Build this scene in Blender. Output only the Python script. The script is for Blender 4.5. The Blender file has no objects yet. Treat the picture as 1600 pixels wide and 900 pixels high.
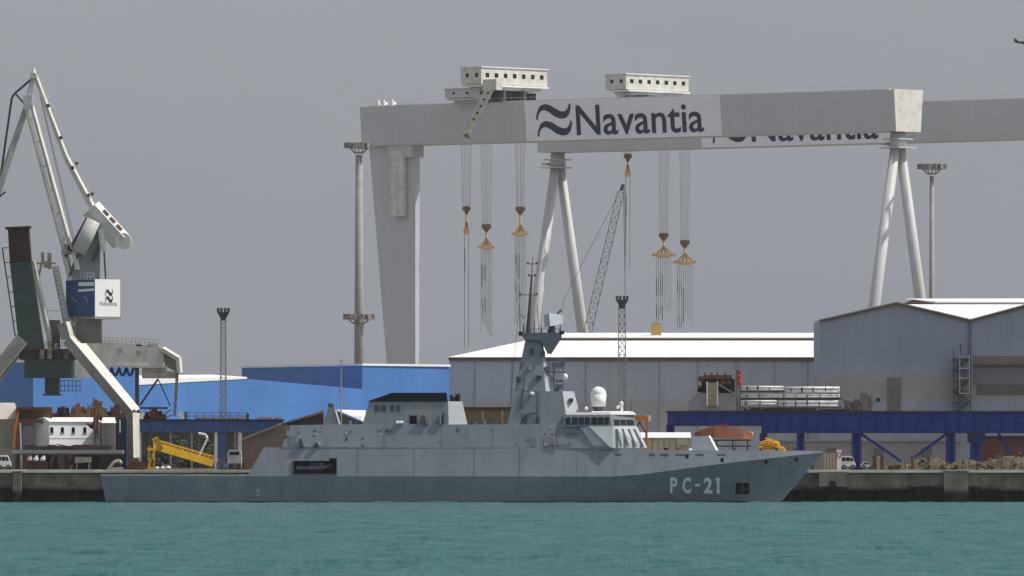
import bpy, bmesh, math, random
import numpy as np
from mathutils import Vector, Matrix
C = bpy.context.scene
COL = C.collection
R = random.Random(7)
rad = math.radians

# ------------------------------------------------------------------ camera
F, HOR, CAMZ = 15500.0, 728.0, 5.0        # focal length in photo pixels, horizon row, eye height
cd = bpy.data.cameras.new('camera'); cam = bpy.data.objects.new('camera', cd); COL.objects.link(cam)
cam.location = (0, 0, CAMZ); cam.rotation_euler = (rad(90), 0, 0)
cd.sensor_width = 36; cd.lens = F / 1600 * 36
cd.shift_y = (HOR - 450) / 1600
cd.clip_start = 1; cd.clip_end = 20000
C.camera = cam

# ------------------------------------------------------------------ sky, sun, exposure
SUN_EL, SUN_AZ = 52.0, 93.0               # azimuth measured from the view direction towards the right
w = bpy.data.worlds.new('World'); C.world = w; w.use_nodes = True
nt = w.node_tree; nt.nodes.clear()
sky = nt.nodes.new('ShaderNodeTexSky'); sky.sky_type = 'NISHITA'; sky.sun_disc = False
sky.sun_elevation = rad(SUN_EL); sky.sun_rotation = rad(SUN_AZ)
sky.dust_density = 4.6; sky.air_density = 1.0; sky.ozone_density = 1.0
hs = nt.nodes.new('ShaderNodeHueSaturation'); hs.inputs['Saturation'].default_value = 0.32
bg = nt.nodes.new('ShaderNodeBackground'); bg.inputs['Strength'].default_value = 0.14
ow = nt.nodes.new('ShaderNodeOutputWorld')
nt.links.new(sky.outputs[0], hs.inputs['Color']); tint = nt.nodes.new('ShaderNodeMix'); tint.data_type = 'RGBA'; tint.blend_type = 'MULTIPLY'; tint.inputs[0].default_value = 1
tint.inputs[7].default_value = (.96, .99, 1.06, 1); nt.links.new(hs.outputs[0], tint.inputs[6]); wc = nt.nodes.new('ShaderNodeTexCoord'); wn_ = nt.nodes.new('ShaderNodeTexNoise'); wm_ = nt.nodes.new('ShaderNodeMapping'); wm_.inputs['Scale'].default_value = (18, 18, 60)
nt.links.new(wc.outputs['Generated'], wm_.inputs[0]); nt.links.new(wm_.outputs[0], wn_.inputs['Vector']); wn_.inputs['Scale'].default_value = 1; wn_.inputs['Detail'].default_value = 4
wr_ = nt.nodes.new('ShaderNodeValToRGB'); wr_.color_ramp.elements[0].position = .3; wr_.color_ramp.elements[1].position = .7
wr_.color_ramp.elements[0].color = (1.77, 1.87, 2.06, 1); wr_.color_ramp.elements[1].color = (1.90, 2.0, 2.19, 1); nt.links.new(wn_.outputs[0], wr_.inputs[0])
veil = nt.nodes.new('ShaderNodeMix'); veil.data_type = 'RGBA'; veil.inputs[0].default_value = .68
nt.links.new(wr_.outputs[0], veil.inputs[7]); nt.links.new(tint.outputs[2], veil.inputs[6]); nt.links.new(veil.outputs[2], bg.inputs['Color']); nt.links.new(bg.outputs[0], ow.inputs[0])
sd = bpy.data.lights.new('sun', 'SUN'); sd.energy = 2.6; sd.angle = rad(0.5); sd.color = (1, 0.96, 0.90)
so = bpy.data.objects.new('sun', sd); COL.objects.link(so)
to_sun = Vector((math.sin(rad(SUN_AZ)) * math.cos(rad(SUN_EL)), math.cos(rad(SUN_AZ)) * math.cos(rad(SUN_EL)), math.sin(rad(SUN_EL))))
so.rotation_euler = to_sun.to_track_quat('Z', 'Y').to_euler(); so.location = (300, 900, 400)
C.view_settings.view_transform = 'Standard'; C.view_settings.look = 'None'
C.view_settings.exposure = 0.5; C.view_settings.gamma = 1
HAZE = 0.000021

# ------------------------------------------------------------------ helpers
def P(px, py, Y): return Vector(((px - 800) * Y / F, Y, CAMZ + (HOR - py) * Y / F))
def wx(px, Y): return (px - 800) * Y / F
def wz(py, Y): return CAMZ + (HOR - py) * Y / F

_m = {}
def mat(name, col, rough=0.6, var=0.14, scale=0.25, streak=0.0, rust=0.0, metal=0.0, band=None, spec=0.35):
    if name in _m: return _m[name]
    m = bpy.data.materials.new(name); m.use_nodes = True; n = m.node_tree; b = n.nodes['Principled BSDF']
    b.inputs['Roughness'].default_value = rough; b.inputs['Metallic'].default_value = metal
    b.inputs['Specular IOR Level'].default_value = spec
    tc = n.nodes.new('ShaderNodeTexCoord')
    def noise(sc, det, mp=(1, 1, 1)):
        g = n.nodes.new('ShaderNodeMapping'); g.inputs['Scale'].default_value = mp
        n.links.new(tc.outputs['Object'], g.inputs['Vector'])
        t = n.nodes.new('ShaderNodeTexNoise'); t.inputs['Scale'].default_value = sc; t.inputs['Detail'].default_value = det
        t.inputs['Roughness'].default_value = 0.65
        n.links.new(g.outputs[0], t.inputs['Vector']); return t.outputs['Fac']
    def ramp(v, a, bb):
        r = n.nodes.new('ShaderNodeMapRange'); r.inputs[1].default_value = a; r.inputs[2].default_value = bb
        n.links.new(v, r.inputs[0]); return r.outputs[0]
    def mix(fac, a, bb):
        x = n.nodes.new('ShaderNodeMix'); x.data_type = 'RGBA'
        if isinstance(fac, float): x.inputs[0].default_value = fac
        else: n.links.new(fac, x.inputs[0])
        for s, v in ((6, a), (7, bb)):
            if isinstance(v, (tuple, list)): x.inputs[s].default_value = (*v[:3], 1)
            else: n.links.new(v, x.inputs[s])
        return x.outputs[2]
    def mul(a, k):
        x = n.nodes.new('ShaderNodeMath'); x.operation = 'MULTIPLY'; n.links.new(a, x.inputs[0])
        if isinstance(k, float): x.inputs[1].default_value = k
        else: n.links.new(k, x.inputs[1])
        return x.outputs[0]
    lo = [c * (1 - var) for c in col]; hi = [min(.95, c * (1 + var)) for c in col]
    c = mix(ramp(noise(scale, 5), .3, .7), lo, hi)
    if band:                                       # (z0, z1, colour, strength): a weathered stripe along the wall, painted shade on the quay
        sp = n.nodes.new('ShaderNodeSeparateXYZ'); n.links.new(tc.outputs['Object'], sp.inputs[0])
        ad = n.nodes.new('ShaderNodeMath'); ad.operation = 'MULTIPLY_ADD'
        n.links.new(noise(.12, 4), ad.inputs[0]); ad.inputs[1].default_value = 2.2; n.links.new(sp.outputs[2], ad.inputs[2])
        f1 = ramp(ad.outputs[0], band[0] + 1.1, band[0] + 1.9); f2 = ramp(ad.outputs[0], band[1] + 1.5, band[1] + .7)
        c = mix(mul(mul(f1, f2), float(band[3])), c, band[2])
    if streak:
        c = mix(mul(ramp(noise(1.0, 4, (.7, .7, .05)), .5, .75), float(streak)), c, [x * .45 for x in col])
    if rust:
        c = mix(mul(ramp(noise(.6, 6), .52, .66), float(rust)), c, (.13, .055, .025))
    n.links.new(c, b.inputs['Base Color'])
    _m[name] = m; return m

class MB:
    def __init__(s): s.bm = bmesh.new()
    def face(s, pts):
        return s.bm.faces.new([s.bm.verts.new(p) for p in pts])
    def hull8(s, a, b):                            # two matching rings of points joined to a closed solid
        n = len(a); va = [s.bm.verts.new(p) for p in a]; vb = [s.bm.verts.new(p) for p in b]
        s.bm.faces.new(va); s.bm.faces.new(vb[::-1])
        for i in range(n):
            j = (i + 1) % n; s.bm.faces.new([va[j], va[i], vb[i], vb[j]])
        return s
    def box(s, x0, x1, y0, y1, z0, z1):
        return s.hull8([(x0, y0, z0), (x1, y0, z0), (x1, y1, z0), (x0, y1, z0)], [(x0, y0, z1), (x1, y0, z1), (x1, y1, z1), (x0, y1, z1)])
    def pbox(s, p0, p1, q0, q1, Y, dep):           # box seen as px p0..p1, py q0..q1 with its front at depth Y
        return s.box(wx(p0, Y), wx(p1, Y), Y, Y + dep, wz(q1, Y), wz(q0, Y))
    def prism(s, poly, Y, dep):                    # side outline with a real thickness
        return s.hull8([P(x, y, Y) for x, y in poly], [P(x, y, Y) + Vector((0, dep, 0)) for x, y in poly])
    def plan(s, pts, z0, z1, f=1.0):
        return s.hull8([(x, y, z0) for x, y in pts], [(x, y, z1) for x, y in pts])
    def beam(s, a, b, w, h, roll=0.0, w2=None, h2=None):
        a, b = Vector(a), Vector(b); d = (b - a).normalized()
        ref = Vector((0, 1, 0)) if abs(d.y) < .9 else Vector((0, 0, 1))
        sd = d.cross(ref).normalized(); dp = sd.cross(d).normalized()
        c, n = math.cos(roll), math.sin(roll); u = sd * c + dp * n; v = dp * c - sd * n
        w2 = w if w2 is None else w2; h2 = h if h2 is None else h2
        q = ((-1, -1), (1, -1), (1, 1), (-1, 1))
        return s.hull8([a + u * i * w / 2 + v * j * h / 2 for i, j in q], [b + u * i * w2 / 2 + v * j * h2 / 2 for i, j in q])
    def tube(s, a, b, r, r2=None, n=10):
        a, b = Vector(a), Vector(b); d = (b - a).normalized()
        ref = Vector((0, 1, 0)) if abs(d.y) < .9 else Vector((0, 0, 1))
        u = d.cross(ref).normalized(); v = u.cross(d); r2 = r if r2 is None else r2
        f = lambda c, k: [c + (u * math.cos(t) + v * math.sin(t)) * k for t in [2 * math.pi * i / n for i in range(n)]]
        return s.hull8(f(a, r), f(b, r2))
    def path(s, pts, r, n=6):
        for a, b in zip(pts, pts[1:]): s.tube(a, b, r, n=n)
        return s
    def ball(s, c, r, sz=(1, 1, 1), seg=16):
        bmesh.ops.create_uvsphere(s.bm, u_segments=seg, v_segments=seg // 2 + 2, radius=r, matrix=Matrix.Translation(c) @ Matrix.Diagonal((*sz, 1)))
        return s
    def rock(s, c, r, sz, seed, sub=2, amp=.3):
        rr = random.Random(seed)
        v = bmesh.ops.create_icosphere(s.bm, subdivisions=sub, radius=r)['verts']
        for q in v: q.co = Vector((q.co.x * sz[0], q.co.y * sz[1], q.co.z * sz[2])) * (1 + amp * (rr.random() - .5) * 2) + Vector(c)
        return s
    def build(s, name, m, parent=None, smooth=False, local=False, loc=None):
        me = bpy.data.meshes.new(name)
        off = Vector((0, 0, 0))
        if parent is not None and not local:
            p = parent
            while p is not None: off += p.location; p = p.parent
        elif parent is None: off = Vector(loc) if loc is not None else None
        if off is None:
            xs = [v.co for v in s.bm.verts]
            off = Vector((sum(v.x for v in xs) / len(xs), sum(v.y for v in xs) / len(xs), min(v.z for v in xs)))
        for v in s.bm.verts: v.co -= off
        bmesh.ops.recalc_face_normals(s.bm, faces=s.bm.faces)
        if smooth:
            for f in s.bm.faces: f.smooth = len(f.verts) <= 4
        s.bm.to_mesh(me); s.bm.free()
        o = bpy.data.objects.new(name, me); COL.objects.link(o); me.materials.append(m)
        if parent is not None: o.parent = parent
        else: o.location = off
        return o

def tag(o, label, cat, group=None, kind=None):
    o['label'] = label; o['category'] = cat
    if group: o['group'] = group
    if kind: o['kind'] = kind
    return o
def thing(name, loc, label, cat, group=None, rz=0.0):
    o = bpy.data.objects.new(name, None); COL.objects.link(o); o.location = loc; o.rotation_euler = (0, 0, rz)
    o.empty_display_size = .5
    return tag(o, label, cat, group)
def struct(o): o['kind'] = 'structure'; return o

def text_polys(txt, size, bold=0.0, spc=1.0):
    cu = bpy.data.curves.new('lettering', 'FONT'); cu.body = txt; cu.size = size; cu.offset = bold; cu.resolution_u = 4; cu.space_character = spc
    ob = bpy.data.objects.new('lettering', cu); COL.objects.link(ob)
    me = bpy.data.meshes.new_from_object(ob)
    vs = [v.co.copy() for v in me.vertices]; fs = [list(p.vertices) for p in me.polygons]
    bpy.data.objects.remove(ob); bpy.data.curves.remove(cu); bpy.data.meshes.remove(me)
    x0, x1 = min(v.x for v in vs), max(v.x for v in vs)
    return vs, fs, x0, x1
def put_text(mb, txt, fx, size=1.0, bold=0.0, cap=None, spc=1.0):
    """lay lettering out on a surface: fx(s, t) -> point, s along 0..1 of the word, t in cap heights."""
    vs, fs, x0, x1 = text_polys(txt, size, bold, spc)
    caph = cap or max(v.y for v in vs)
    bv = [mb.bm.verts.new(fx((v.x - x0) / (x1 - x0), v.y / caph)) for v in vs]
    for f in fs:
        try: mb.bm.faces.new([bv[i] for i in f])
        except ValueError: pass
WAVE = [(836.5,187),(838,177),(843,166.5),(851,162.5),(860,164.5),(868,170),(876,174),(883,173.5),(887,169),(889,162),(891.5,162),(891.5,169),(888.5,179),(883,184.5),(875,185.5),(866,182),(857,175),(850,172),(845,173.5),(841,179),(839.5,187)]

# ------------------------------------------------------------------ materials
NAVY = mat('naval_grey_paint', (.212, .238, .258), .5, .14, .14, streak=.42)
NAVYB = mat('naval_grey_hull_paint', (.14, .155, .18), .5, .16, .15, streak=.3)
NAVYL = mat('naval_pale_and_sunlit', (.42, .44, .46), .5, .08, .4)  # pale fittings, and sunlight painted onto faces turned right
NAVYD = mat('dark_deck_grey', (.06, .065, .075), .6)
BLACK = mat('black_void', (.006, .006, .007), .9, spec=.02)
SOOT = mat('funnel_black', (.006, .007, .010), .9, spec=.02)
GLASS = mat('window_glass', (.010, .012, .015), .25, spec=.22)
LETTER = mat('hull_number_white', (.86, .87, .86), .6, .08, .8)
WHITE = mat('white_paint', (.78, .77, .73), .55, .06, .3, streak=.12)
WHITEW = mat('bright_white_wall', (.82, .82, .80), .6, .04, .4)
CREAM = mat('weathered_cream_paint', (.62, .61, .55), .6, .12, .35, streak=.3, rust=.25)
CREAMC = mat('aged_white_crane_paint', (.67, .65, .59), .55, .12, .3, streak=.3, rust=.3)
CRGREY = mat('crane_grey_paint', (.52, .525, .535), .55, .05, .06, streak=.12)
CRLOGO = mat('pale_logo_panel', (.84, .84, .88), .55, .03, .1, streak=.06)
CRLEG = mat('crane_leg_paint', (.50, .50, .50), .5, .06, .1, streak=.2)
INK = mat('logo_navy_blue', (.020, .027, .060), .6, .1)
HOOKT = mat('hook_ochre', (.62, .42, .19), .6, .15, .6)
HOOKB = mat('hook_block_brown', (.20, .12, .05), .6, .2, .6)
CABLE = mat('steel_cable', (.18, .18, .19), .6)
CABLED = mat('dark_cable', (.06, .06, .065), .6)
BLUEW = mat('sky_blue_cladding', (.065, .19, .46), .6, .10, .10, streak=.25)
BLUER = mat('runway_blue_paint', (.008, .030, .20), .6, .2, .3, streak=.4)
BLUEM = mat('machine_blue', (.035, .085, .20), .5, .12, .5)
ROOFW = mat('white_roof_sheet', (.80, .80, .77), .6, .05, .15)
HALLG = mat('grey_hall_cladding', (.41, .44, .47), .6, .10, .08, streak=.25, band=(6.0, 11.0, (.40, .375, .335), .8))
HALLR = mat('blue_grey_cladding', (.265, .30, .355), .6, .10, .08, streak=.22, band=(10.0, 14.0, (.29, .265, .235), .9))
BROWNL = mat('brown_flashing', (.10, .065, .045), .7)
RUST = mat('rust', (.12, .052, .026), .85, .35, .8)
RUSTD = mat('dark_rust', (.055, .032, .024), .9, .4, .9)
TAN = mat('tan_board', (.30, .25, .17), .7, .12, .6)
BEIGE = mat('beige_render', (.36, .31, .24), .75, .1, .3, streak=.3)
GREYC = mat('grey_concrete', (.26, .25, .23), .85, .15, .4, streak=.25)
QUAY = mat('quay_concrete', (.20, .165, .12), .95, .5, .35, streak=.6, spec=.1, rust=.25, band=(-3, 1.9, (.012, .012, .013), 1.0))  # near-black low band paints in the shade under the quay slab
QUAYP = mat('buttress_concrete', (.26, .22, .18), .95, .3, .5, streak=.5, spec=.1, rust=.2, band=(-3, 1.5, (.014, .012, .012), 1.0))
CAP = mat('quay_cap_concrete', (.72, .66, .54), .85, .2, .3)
GROUND = mat('yard_ground', (.18, .165, .14), .95, .2, .05)
GREEN = mat('dark_green_paint', (.045, .065, .06), .6, .15, .4, streak=.3)
BROWN = mat('burnt_brown', (.045, .022, .015), .8, .3, .5)
YELLOW = mat('yellow_paint', (.72, .42, .014), .5, .12, .8, rust=.12)
ORANGE = mat('orange_paint', (.55, .17, .03), .55, .2, .6, rust=.2)
ORRED = mat('faded_orange_red', (.20, .068, .032), .7, .3, .6)
RED = mat('red_paint', (.42, .05, .04), .5, .15, .6)
POLEM = mat('mast_steel', (.30, .28, .27), .7, .12, .5, rust=.25)
POLEB = mat('brown_lattice', (.24, .21, .185), .8, .25, .6)
DIRT = mat('khaki_spoil', (.10, .082, .05), .95, .45, .9); WEED = mat('dry_weeds', (.085, .08, .035), .9, .5, 1.5)
TYRE = mat('tyre_rubber', (.02, .02, .02), .8)
LEAF = mat('dark_foliage', (.030, .042, .018), .8, .5, 1.2)

# ------------------------------------------------------------------ water
def make_water():
    xs = np.arange(-120, 120.01, .85)
    ys = [395.0]
    while ys[-1] < 1366: ys.append(ys[-1] + .55 * (ys[-1] / 430) ** 1.1)
    ys = np.array(ys); X, Y = np.meshgrid(xs, ys)
    rg = np.random.RandomState(3); Z = np.zeros_like(X)
    for i in range(70):
        lam = 1.8 * (1.045 ** i) if i < 62 else 30 + 8 * (i - 62)
        th = rg.normal(rad(70), rad(42)); k = 2 * math.pi / lam
        amp = .0115 * lam ** .62 if lam < 26 else .03
        kx, ky = k * math.cos(th), k * math.sin(th)
        Z += amp * .62 * np.sin(kx * X + ky * Y + rg.uniform(0, 6.28)) * (.7 + .6 * np.sin(.013 * X * rg.normal() + .006 * Y * rg.normal() + rg.uniform(0, 6)))
    Z = np.clip(Z, -.42, .6)
    Z *= np.clip((1366 - Y) / 40, .25, 1)
    nx, ny = len(xs), len(ys)
    v = np.stack([X, Y, Z], -1).reshape(-1, 3)
    idx = np.arange(nx * ny).reshape(ny, nx)
    q = np.stack([idx[:-1, :-1], idx[:-1, 1:], idx[1:, 1:], idx[1:, :-1]], -1).reshape(-1, 4)
    far = np.array([[-3900, -150, -.45], [3900, -150, -.45], [3900, 1370, -.45], [-3900, 1370, -.45]])
    n0 = len(v); v = np.concatenate([v, far]); q = np.concatenate([q, [[n0, n0 + 1, n0 + 2, n0 + 3]]])
    me = bpy.data.meshes.new('water')
    me.vertices.add(len(v)); me.vertices.foreach_set('co', v.astype(np.float32).ravel())
    me.loops.add(q.size); me.loops.foreach_set('vertex_index', q.astype(np.int32).ravel())
    me.polygons.add(len(q)); me.polygons.foreach_set('loop_start', np.arange(0, q.size, 4, dtype=np.int32))
    me.polygons.foreach_set('loop_total', np.full(len(q), 4, dtype=np.int32))
    me.polygons.foreach_set('use_smooth', np.ones(len(q), dtype=bool))
    me.update(); me.validate()
    m = bpy.data.materials.new('harbour_water'); m.use_nodes = True; n = m.node_tree; b = n.nodes['Principled BSDF']
    tc = n.nodes.new('ShaderNodeTexCoord')
    mp = n.nodes.new('ShaderNodeMapping'); mp.inputs['Scale'].default_value = (.35, .022, 1)
    n.links.new(tc.outputs['Object'], mp.inputs[0])
    t = n.nodes.new('ShaderNodeTexNoise'); t.inputs['Scale'].default_value = 1; t.inputs['Detail'].default_value = 6
    n.links.new(mp.outputs[0], t.inputs['Vector'])
    cr = n.nodes.new('ShaderNodeValToRGB'); cr.color_ramp.elements[0].position = .3; cr.color_ramp.elements[1].position = .7
    cr.color_ramp.elements[0].color = (.017, .080, .078, 1); cr.color_ramp.elements[1].color = (.032, .110, .106, 1)
    n.links.new(t.outputs[0], cr.inputs[0]); n.links.new(cr.outputs[0], b.inputs['Base Color'])
    b.inputs['Roughness'].default_value = .35; b.inputs['IOR'].default_value = 1.33; b.inputs['Specular IOR Level'].default_value = .04
    t2 = n.nodes.new('ShaderNodeTexNoise'); t2.inputs['Scale'].default_value = .9; t2.inputs['Detail'].default_value = 4
    mp2 = n.nodes.new('ShaderNodeMapping'); mp2.inputs['Scale'].default_value = (1.3, .07, 1); n.links.new(tc.outputs['Object'], mp2.inputs[0]); n.links.new(mp2.outputs[0], t2.inputs['Vector'])
    bp = n.nodes.new('ShaderNodeBump'); bp.inputs['Strength'].default_value = .75; bp.inputs['Distance'].default_value = .45
    n.links.new(t2.outputs[0], bp.inputs['Height']); n.links.new(bp.outputs[0], b.inputs['Normal'])
    me.materials.append(m)
    o = bpy.data.objects.new('water', me); COL.objects.link(o); struct(o)
make_water()

# ------------------------------------------------------------------ ground and quay
GZ, QY = 4.45, 1366.0
struct(MB().box(-3900, 3900, QY + 2.0, 5900, -2.5, GZ).build('ground', GROUND))
m = MB(); x = -300.0
while x < 300:
    L = R.uniform(8, 13); m.box(x, x + L - .05, QY + R.uniform(0, .06), QY + 1.2, R.uniform(1.55, 2.2), GZ - .36 - R.uniform(0, .03)); x += L
m.box(-3900, 3900, QY + 1.21, QY + 1.99, -2.5, GZ - .37)
for k in range(150): m.tube((-300 + k * 4.0, QY + .65, -2.5), (-300 + k * 4.0, QY + .65, 2.6), .38, n=10)
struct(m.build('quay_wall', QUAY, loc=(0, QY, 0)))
m = MB()
x = -260.0
while x < 260:
    L = R.uniform(9, 14); m.box(x, x + L - .12, QY - .35, QY + 1.98, GZ - .355 - R.uniform(0, .03), GZ + R.uniform(.0, .06)); x += L
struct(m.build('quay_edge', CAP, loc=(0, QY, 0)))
def buttress(p0, p1, q0, label, notch=False):
    if notch:
        a, b, c = wx(p0, QY), wx(p1, QY), 0
        poly = [(p0, q0), (p1, q0), (p1, 760), (p0 + .62 * (p1 - p0), 760), (p0 + .58 * (p1 - p0), 752), (p0 + .40 * (p1 - p0), 751), (p0 + .32 * (p1 - p0), 760), (p0, 760)]
        m = MB().prism(poly, QY - 1.6, 1.2)
    else:
        m = MB().pbox(p0, p1, q0, 790, QY - 1.6, 1.2); m.pbox(p0 - 1.5, p1 + 1.5, q0 - 2, q0, QY - 1.75, 1.38)
    o = m.build('quay_buttress', QUAYP, loc=(wx((p0 + p1) / 2, QY), QY - 1, 0)); tag(o, label, 'buttress', 'concrete buttresses on the quay face')
buttress(1280, 1323, 737, 'notched concrete fender block on the quay face beside the bow', True)
buttress(1475, 1513, 737, 'square concrete buttress on the quay face below the blue runway posts')
buttress(20, 33, 738, 'narrow concrete pilaster on the quay face below the beige shed')
# ------------------------------------------------------------------ patrol ship
SY = 1356.0; s0 = (SY - 6.5) / F
def sx(px): return (px - 800) * s0
def sz(py): return CAMZ + (HOR - py) * s0
def ip(x, tab):
    return float(np.interp(x, [t[0] for t in tab], [t[1] for t in tab]))
KNU = [(157, 744), (960, 744.5), (1000, 741.5), (1050, 735), (1100, 728), (1150, 722), (1200, 716.5), (1240, 712), (1288, 707)]
TOP = [(157, 741), (388, 741), (412, 699), (1000, 701), (1025, 703), (1288, 704.3)]
HBK = [(157, 6.0), (300, 6.5), (850, 6.6), (900, 6.5), (960, 6.2), (1000, 5.85), (1050, 5.25), (1100, 4.5), (1150, 3.5), (1200, 2.4), (1240, 1.4), (1288, .06)]
HBW = [(157, 5.2), (300, 5.75), (800, 5.75), (900, 5.0), (960, 4.2), (1000, 3.6), (1050, 2.8), (1100, 2.0), (1150, 1.3), (1200, .6), (1260, .15), (1288, .04)]
TH = .19
def wlx(px):
    if px > 1000: return 1000 + (px - 1000) * (222 / 288)
    if px < 300: return 165 + (px - 157) * (135 / 143)
    return px
def hull_pt(px, row, side):
    zk, zt = sz(ip(px, KNU)), sz(ip(px, TOP)); hk, hw = ip(px, HBK), ip(px, HBW); xw = wlx(px)
    if row <= 3:
        f = (-.4, 0, .5, 1)[row]; h = hw + (hk - hw) * f if f >= 0 else hw * .94
        return Vector((sx(xw + (px - xw) * f), SY + side * h, zk * f if f >= 0 else -1.6))
    f = (.089, .533, 1)[row - 4]; z = zk + (zt - zk) * f
    return Vector((sx(px), SY + side * max(.04, hk - TH * (z - zk)), z))
ST = [157, 170, 200, 250, 300, 350, 388, 400, 412, 435, 458, 526, 560, 600, 650, 700, 750, 800, 850, 900, 930, 960, 980, 1000, 1025, 1050, 1075, 1100, 1125, 1150, 1175, 1200, 1220, 1240, 1260, 1275, 1288]
ship = thing('patrol_ship', (sx(722), SY, 0), 'long grey naval patrol ship numbered PC-21 moored along the quay', 'warship')
m = MB(); NR = 7; g = {}
for i, px in enumerate(ST):
    for r in range(NR):
        for sd_ in (-1, 1): g[i, r, sd_] = m.bm.verts.new(hull_pt(px, r, sd_))
for i in range(len(ST) - 1):
    for r in range(NR - 1):
        for sd_ in (-1, 1):
            if ST[i] == 458 and r == 4 and sd_ == -1: continue
            m.bm.faces.new([g[i, r, sd_], g[i + 1, r, sd_], g[i + 1, r + 1, sd_], g[i, r + 1, sd_]])
    m.bm.faces.new([g[i, NR - 1, -1], g[i + 1, NR - 1, -1], g[i + 1, NR - 1, 1], g[i, NR - 1, 1]])
m.bm.faces.new([g[0, r, -1] for r in range(NR)] + [g[0, r, 1] for r in range(NR - 1, -1, -1)])
hull = m.build('hull', mat('naval_grey_hull', (.212, .238, .258), .5, .14, .14, streak=.42, rust=.10, band=(-4, -.75, (.035, .04, .035), .85)), ship)
# the pale upper plating and the darker flared plating are one paint; light does the rest
bz0, bz1 = sz(740), sz(720)
def hb_at(z): return 6.6 - TH * (z - sz(744))
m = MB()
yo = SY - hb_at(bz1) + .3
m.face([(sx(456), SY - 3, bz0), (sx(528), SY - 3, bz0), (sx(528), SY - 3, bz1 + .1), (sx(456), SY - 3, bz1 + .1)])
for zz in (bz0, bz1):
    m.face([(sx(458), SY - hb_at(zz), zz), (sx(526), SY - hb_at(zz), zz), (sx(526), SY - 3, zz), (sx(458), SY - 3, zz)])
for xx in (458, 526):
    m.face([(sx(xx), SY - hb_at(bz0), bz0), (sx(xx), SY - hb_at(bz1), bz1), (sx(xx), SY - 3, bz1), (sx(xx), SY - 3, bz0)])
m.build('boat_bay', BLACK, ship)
# dark door beside the bay
def side_plate(p0, p1, q0, q1, name, mt, off=.05, par=None, hbf=None):
    hbf = hbf or hb_at; m = MB()
    m.hull8([(sx(p0), SY - hbf(sz(q1)) - off, sz(q1)), (sx(p1), SY - hbf(sz(q1)) - off, sz(q1)), (sx(p1), SY - hbf(sz(q0)) - off, sz(q0)), (sx(p0), SY - hbf(sz(q0)) - off, sz(q0))],
            [(sx(p0), SY - hbf(sz(q1)) + .1, sz(q1)), (sx(p1), SY - hbf(sz(q1)) + .1, sz(q1)), (sx(p1), SY - hbf(sz(q0)) + .1, sz(q0)), (sx(p0), SY - hbf(sz(q0)) + .1, sz(q0))])
    return m.build(name, mt, par or ship)
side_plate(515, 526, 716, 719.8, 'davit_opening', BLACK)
for (a, b, c, d) in ((457, 459, 720, 741), (457, 527, 740.2, 741.6)): side_plate(a, b, c, d, 'bay_frame', NAVYD, .09)
# rescue boat in the bay
rb = thing('rescue_boat', (sx(490), SY - 5, bz0), 'dark inflatable boat with a blue cover stowed in the opening in the ship side', 'boat')
yb = SY - 4.9; zb = bz0
m = MB(); m.path([(sx(462), yb - .7, zb + .75), (sx(500), yb - .75, zb + .75), (sx(512), yb - .4, zb + .95), (sx(517), yb, zb + 1.1)], .26, 8); m.path([(sx(462), yb + .7, zb + .75), (sx(500), yb + .75, zb + .75), (sx(517), yb, zb + 1.1)], .26, 8); m.build('inflatable_tube', mat('tube_grey', (.13, .14, .15), .6), rb)
MB().hull8([(sx(462), yb - .5, zb + .6), (sx(505), yb - .5, zb + .6), (sx(505), yb + .5, zb + .6), (sx(462), yb + .5, zb + .6)], [(sx(464), yb - .1, zb + .1), (sx(500), yb - .1, zb + .1), (sx(500), yb + .1, zb + .1), (sx(464), yb + .1, zb + .1)]).build('keel', NAVYD, rb)
MB().box(sx(484), sx(495), yb - .6, yb + .6, zb + .95, zb + 1.55).build('cover', mat('blue_cover', (.03, .06, .18), .7), rb)
MB().box(sx(465), sx(469), yb - .3, yb + .3, zb + .7, zb + 1.5).build('outboard_motor', mat('motor_red', (.15, .04, .03), .5), rb)
MB().box(sx(497), sx(505), yb - .35, yb + .35, zb + .95, zb + 1.45).build('console', GREYC, rb)

def slab(m, poly, hb0, zref, th=TH):               # side outline closed across the beam, sides leaning inwards
    f = lambda z: max(.1, hb0 - th * (z - zref))
    return m.hull8([(sx(x), SY - f(sz(y)), sz(y)) for x, y in poly], [(sx(x), SY + f(sz(y)), sz(y)) for x, y in poly])
hbs = hb_at(sz(700)); zs = sz(700)
hb2 = lambda z: hbs - TH * (z - zs)
m = MB(); slab(m, [(440, 699), (452, 664.5), (522, 663), (925, 663), (958, 700)], hbs, zs); m.build('superstructure', NAVY, ship)
side_plate(443, 452, 681, 684, 'exhaust_louvre', NAVYD, .04, None, hb2)
# hangar block with dark funnel top
hbh = hb2(sz(663)) - .35; zh = sz(663); fh = lambda z: hbh - .10 * (z - zh)
m = MB(); slab(m, [(566, 663), (577, 627), (700, 627), (701, 663)], hbh, zh, .10); hang = m.build('hangar_block', NAVY, ship)
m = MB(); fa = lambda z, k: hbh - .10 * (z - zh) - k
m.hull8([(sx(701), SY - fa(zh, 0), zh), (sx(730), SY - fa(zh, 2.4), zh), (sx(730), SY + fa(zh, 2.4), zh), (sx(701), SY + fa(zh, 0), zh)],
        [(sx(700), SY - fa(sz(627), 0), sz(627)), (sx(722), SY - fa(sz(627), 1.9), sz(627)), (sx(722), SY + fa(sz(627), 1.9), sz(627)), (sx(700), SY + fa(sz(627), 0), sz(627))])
m.build('hangar_end', NAVYL, ship)  # paler grey paints sunlight onto the angled end face
m = MB(); slab(m, [(574, 627), (612, 613.5), (697, 613.5), (699, 627)], fh(sz(627)) + .15, sz(627), .25); m.build('funnel_top', SOOT, ship)
m = MB()
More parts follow.
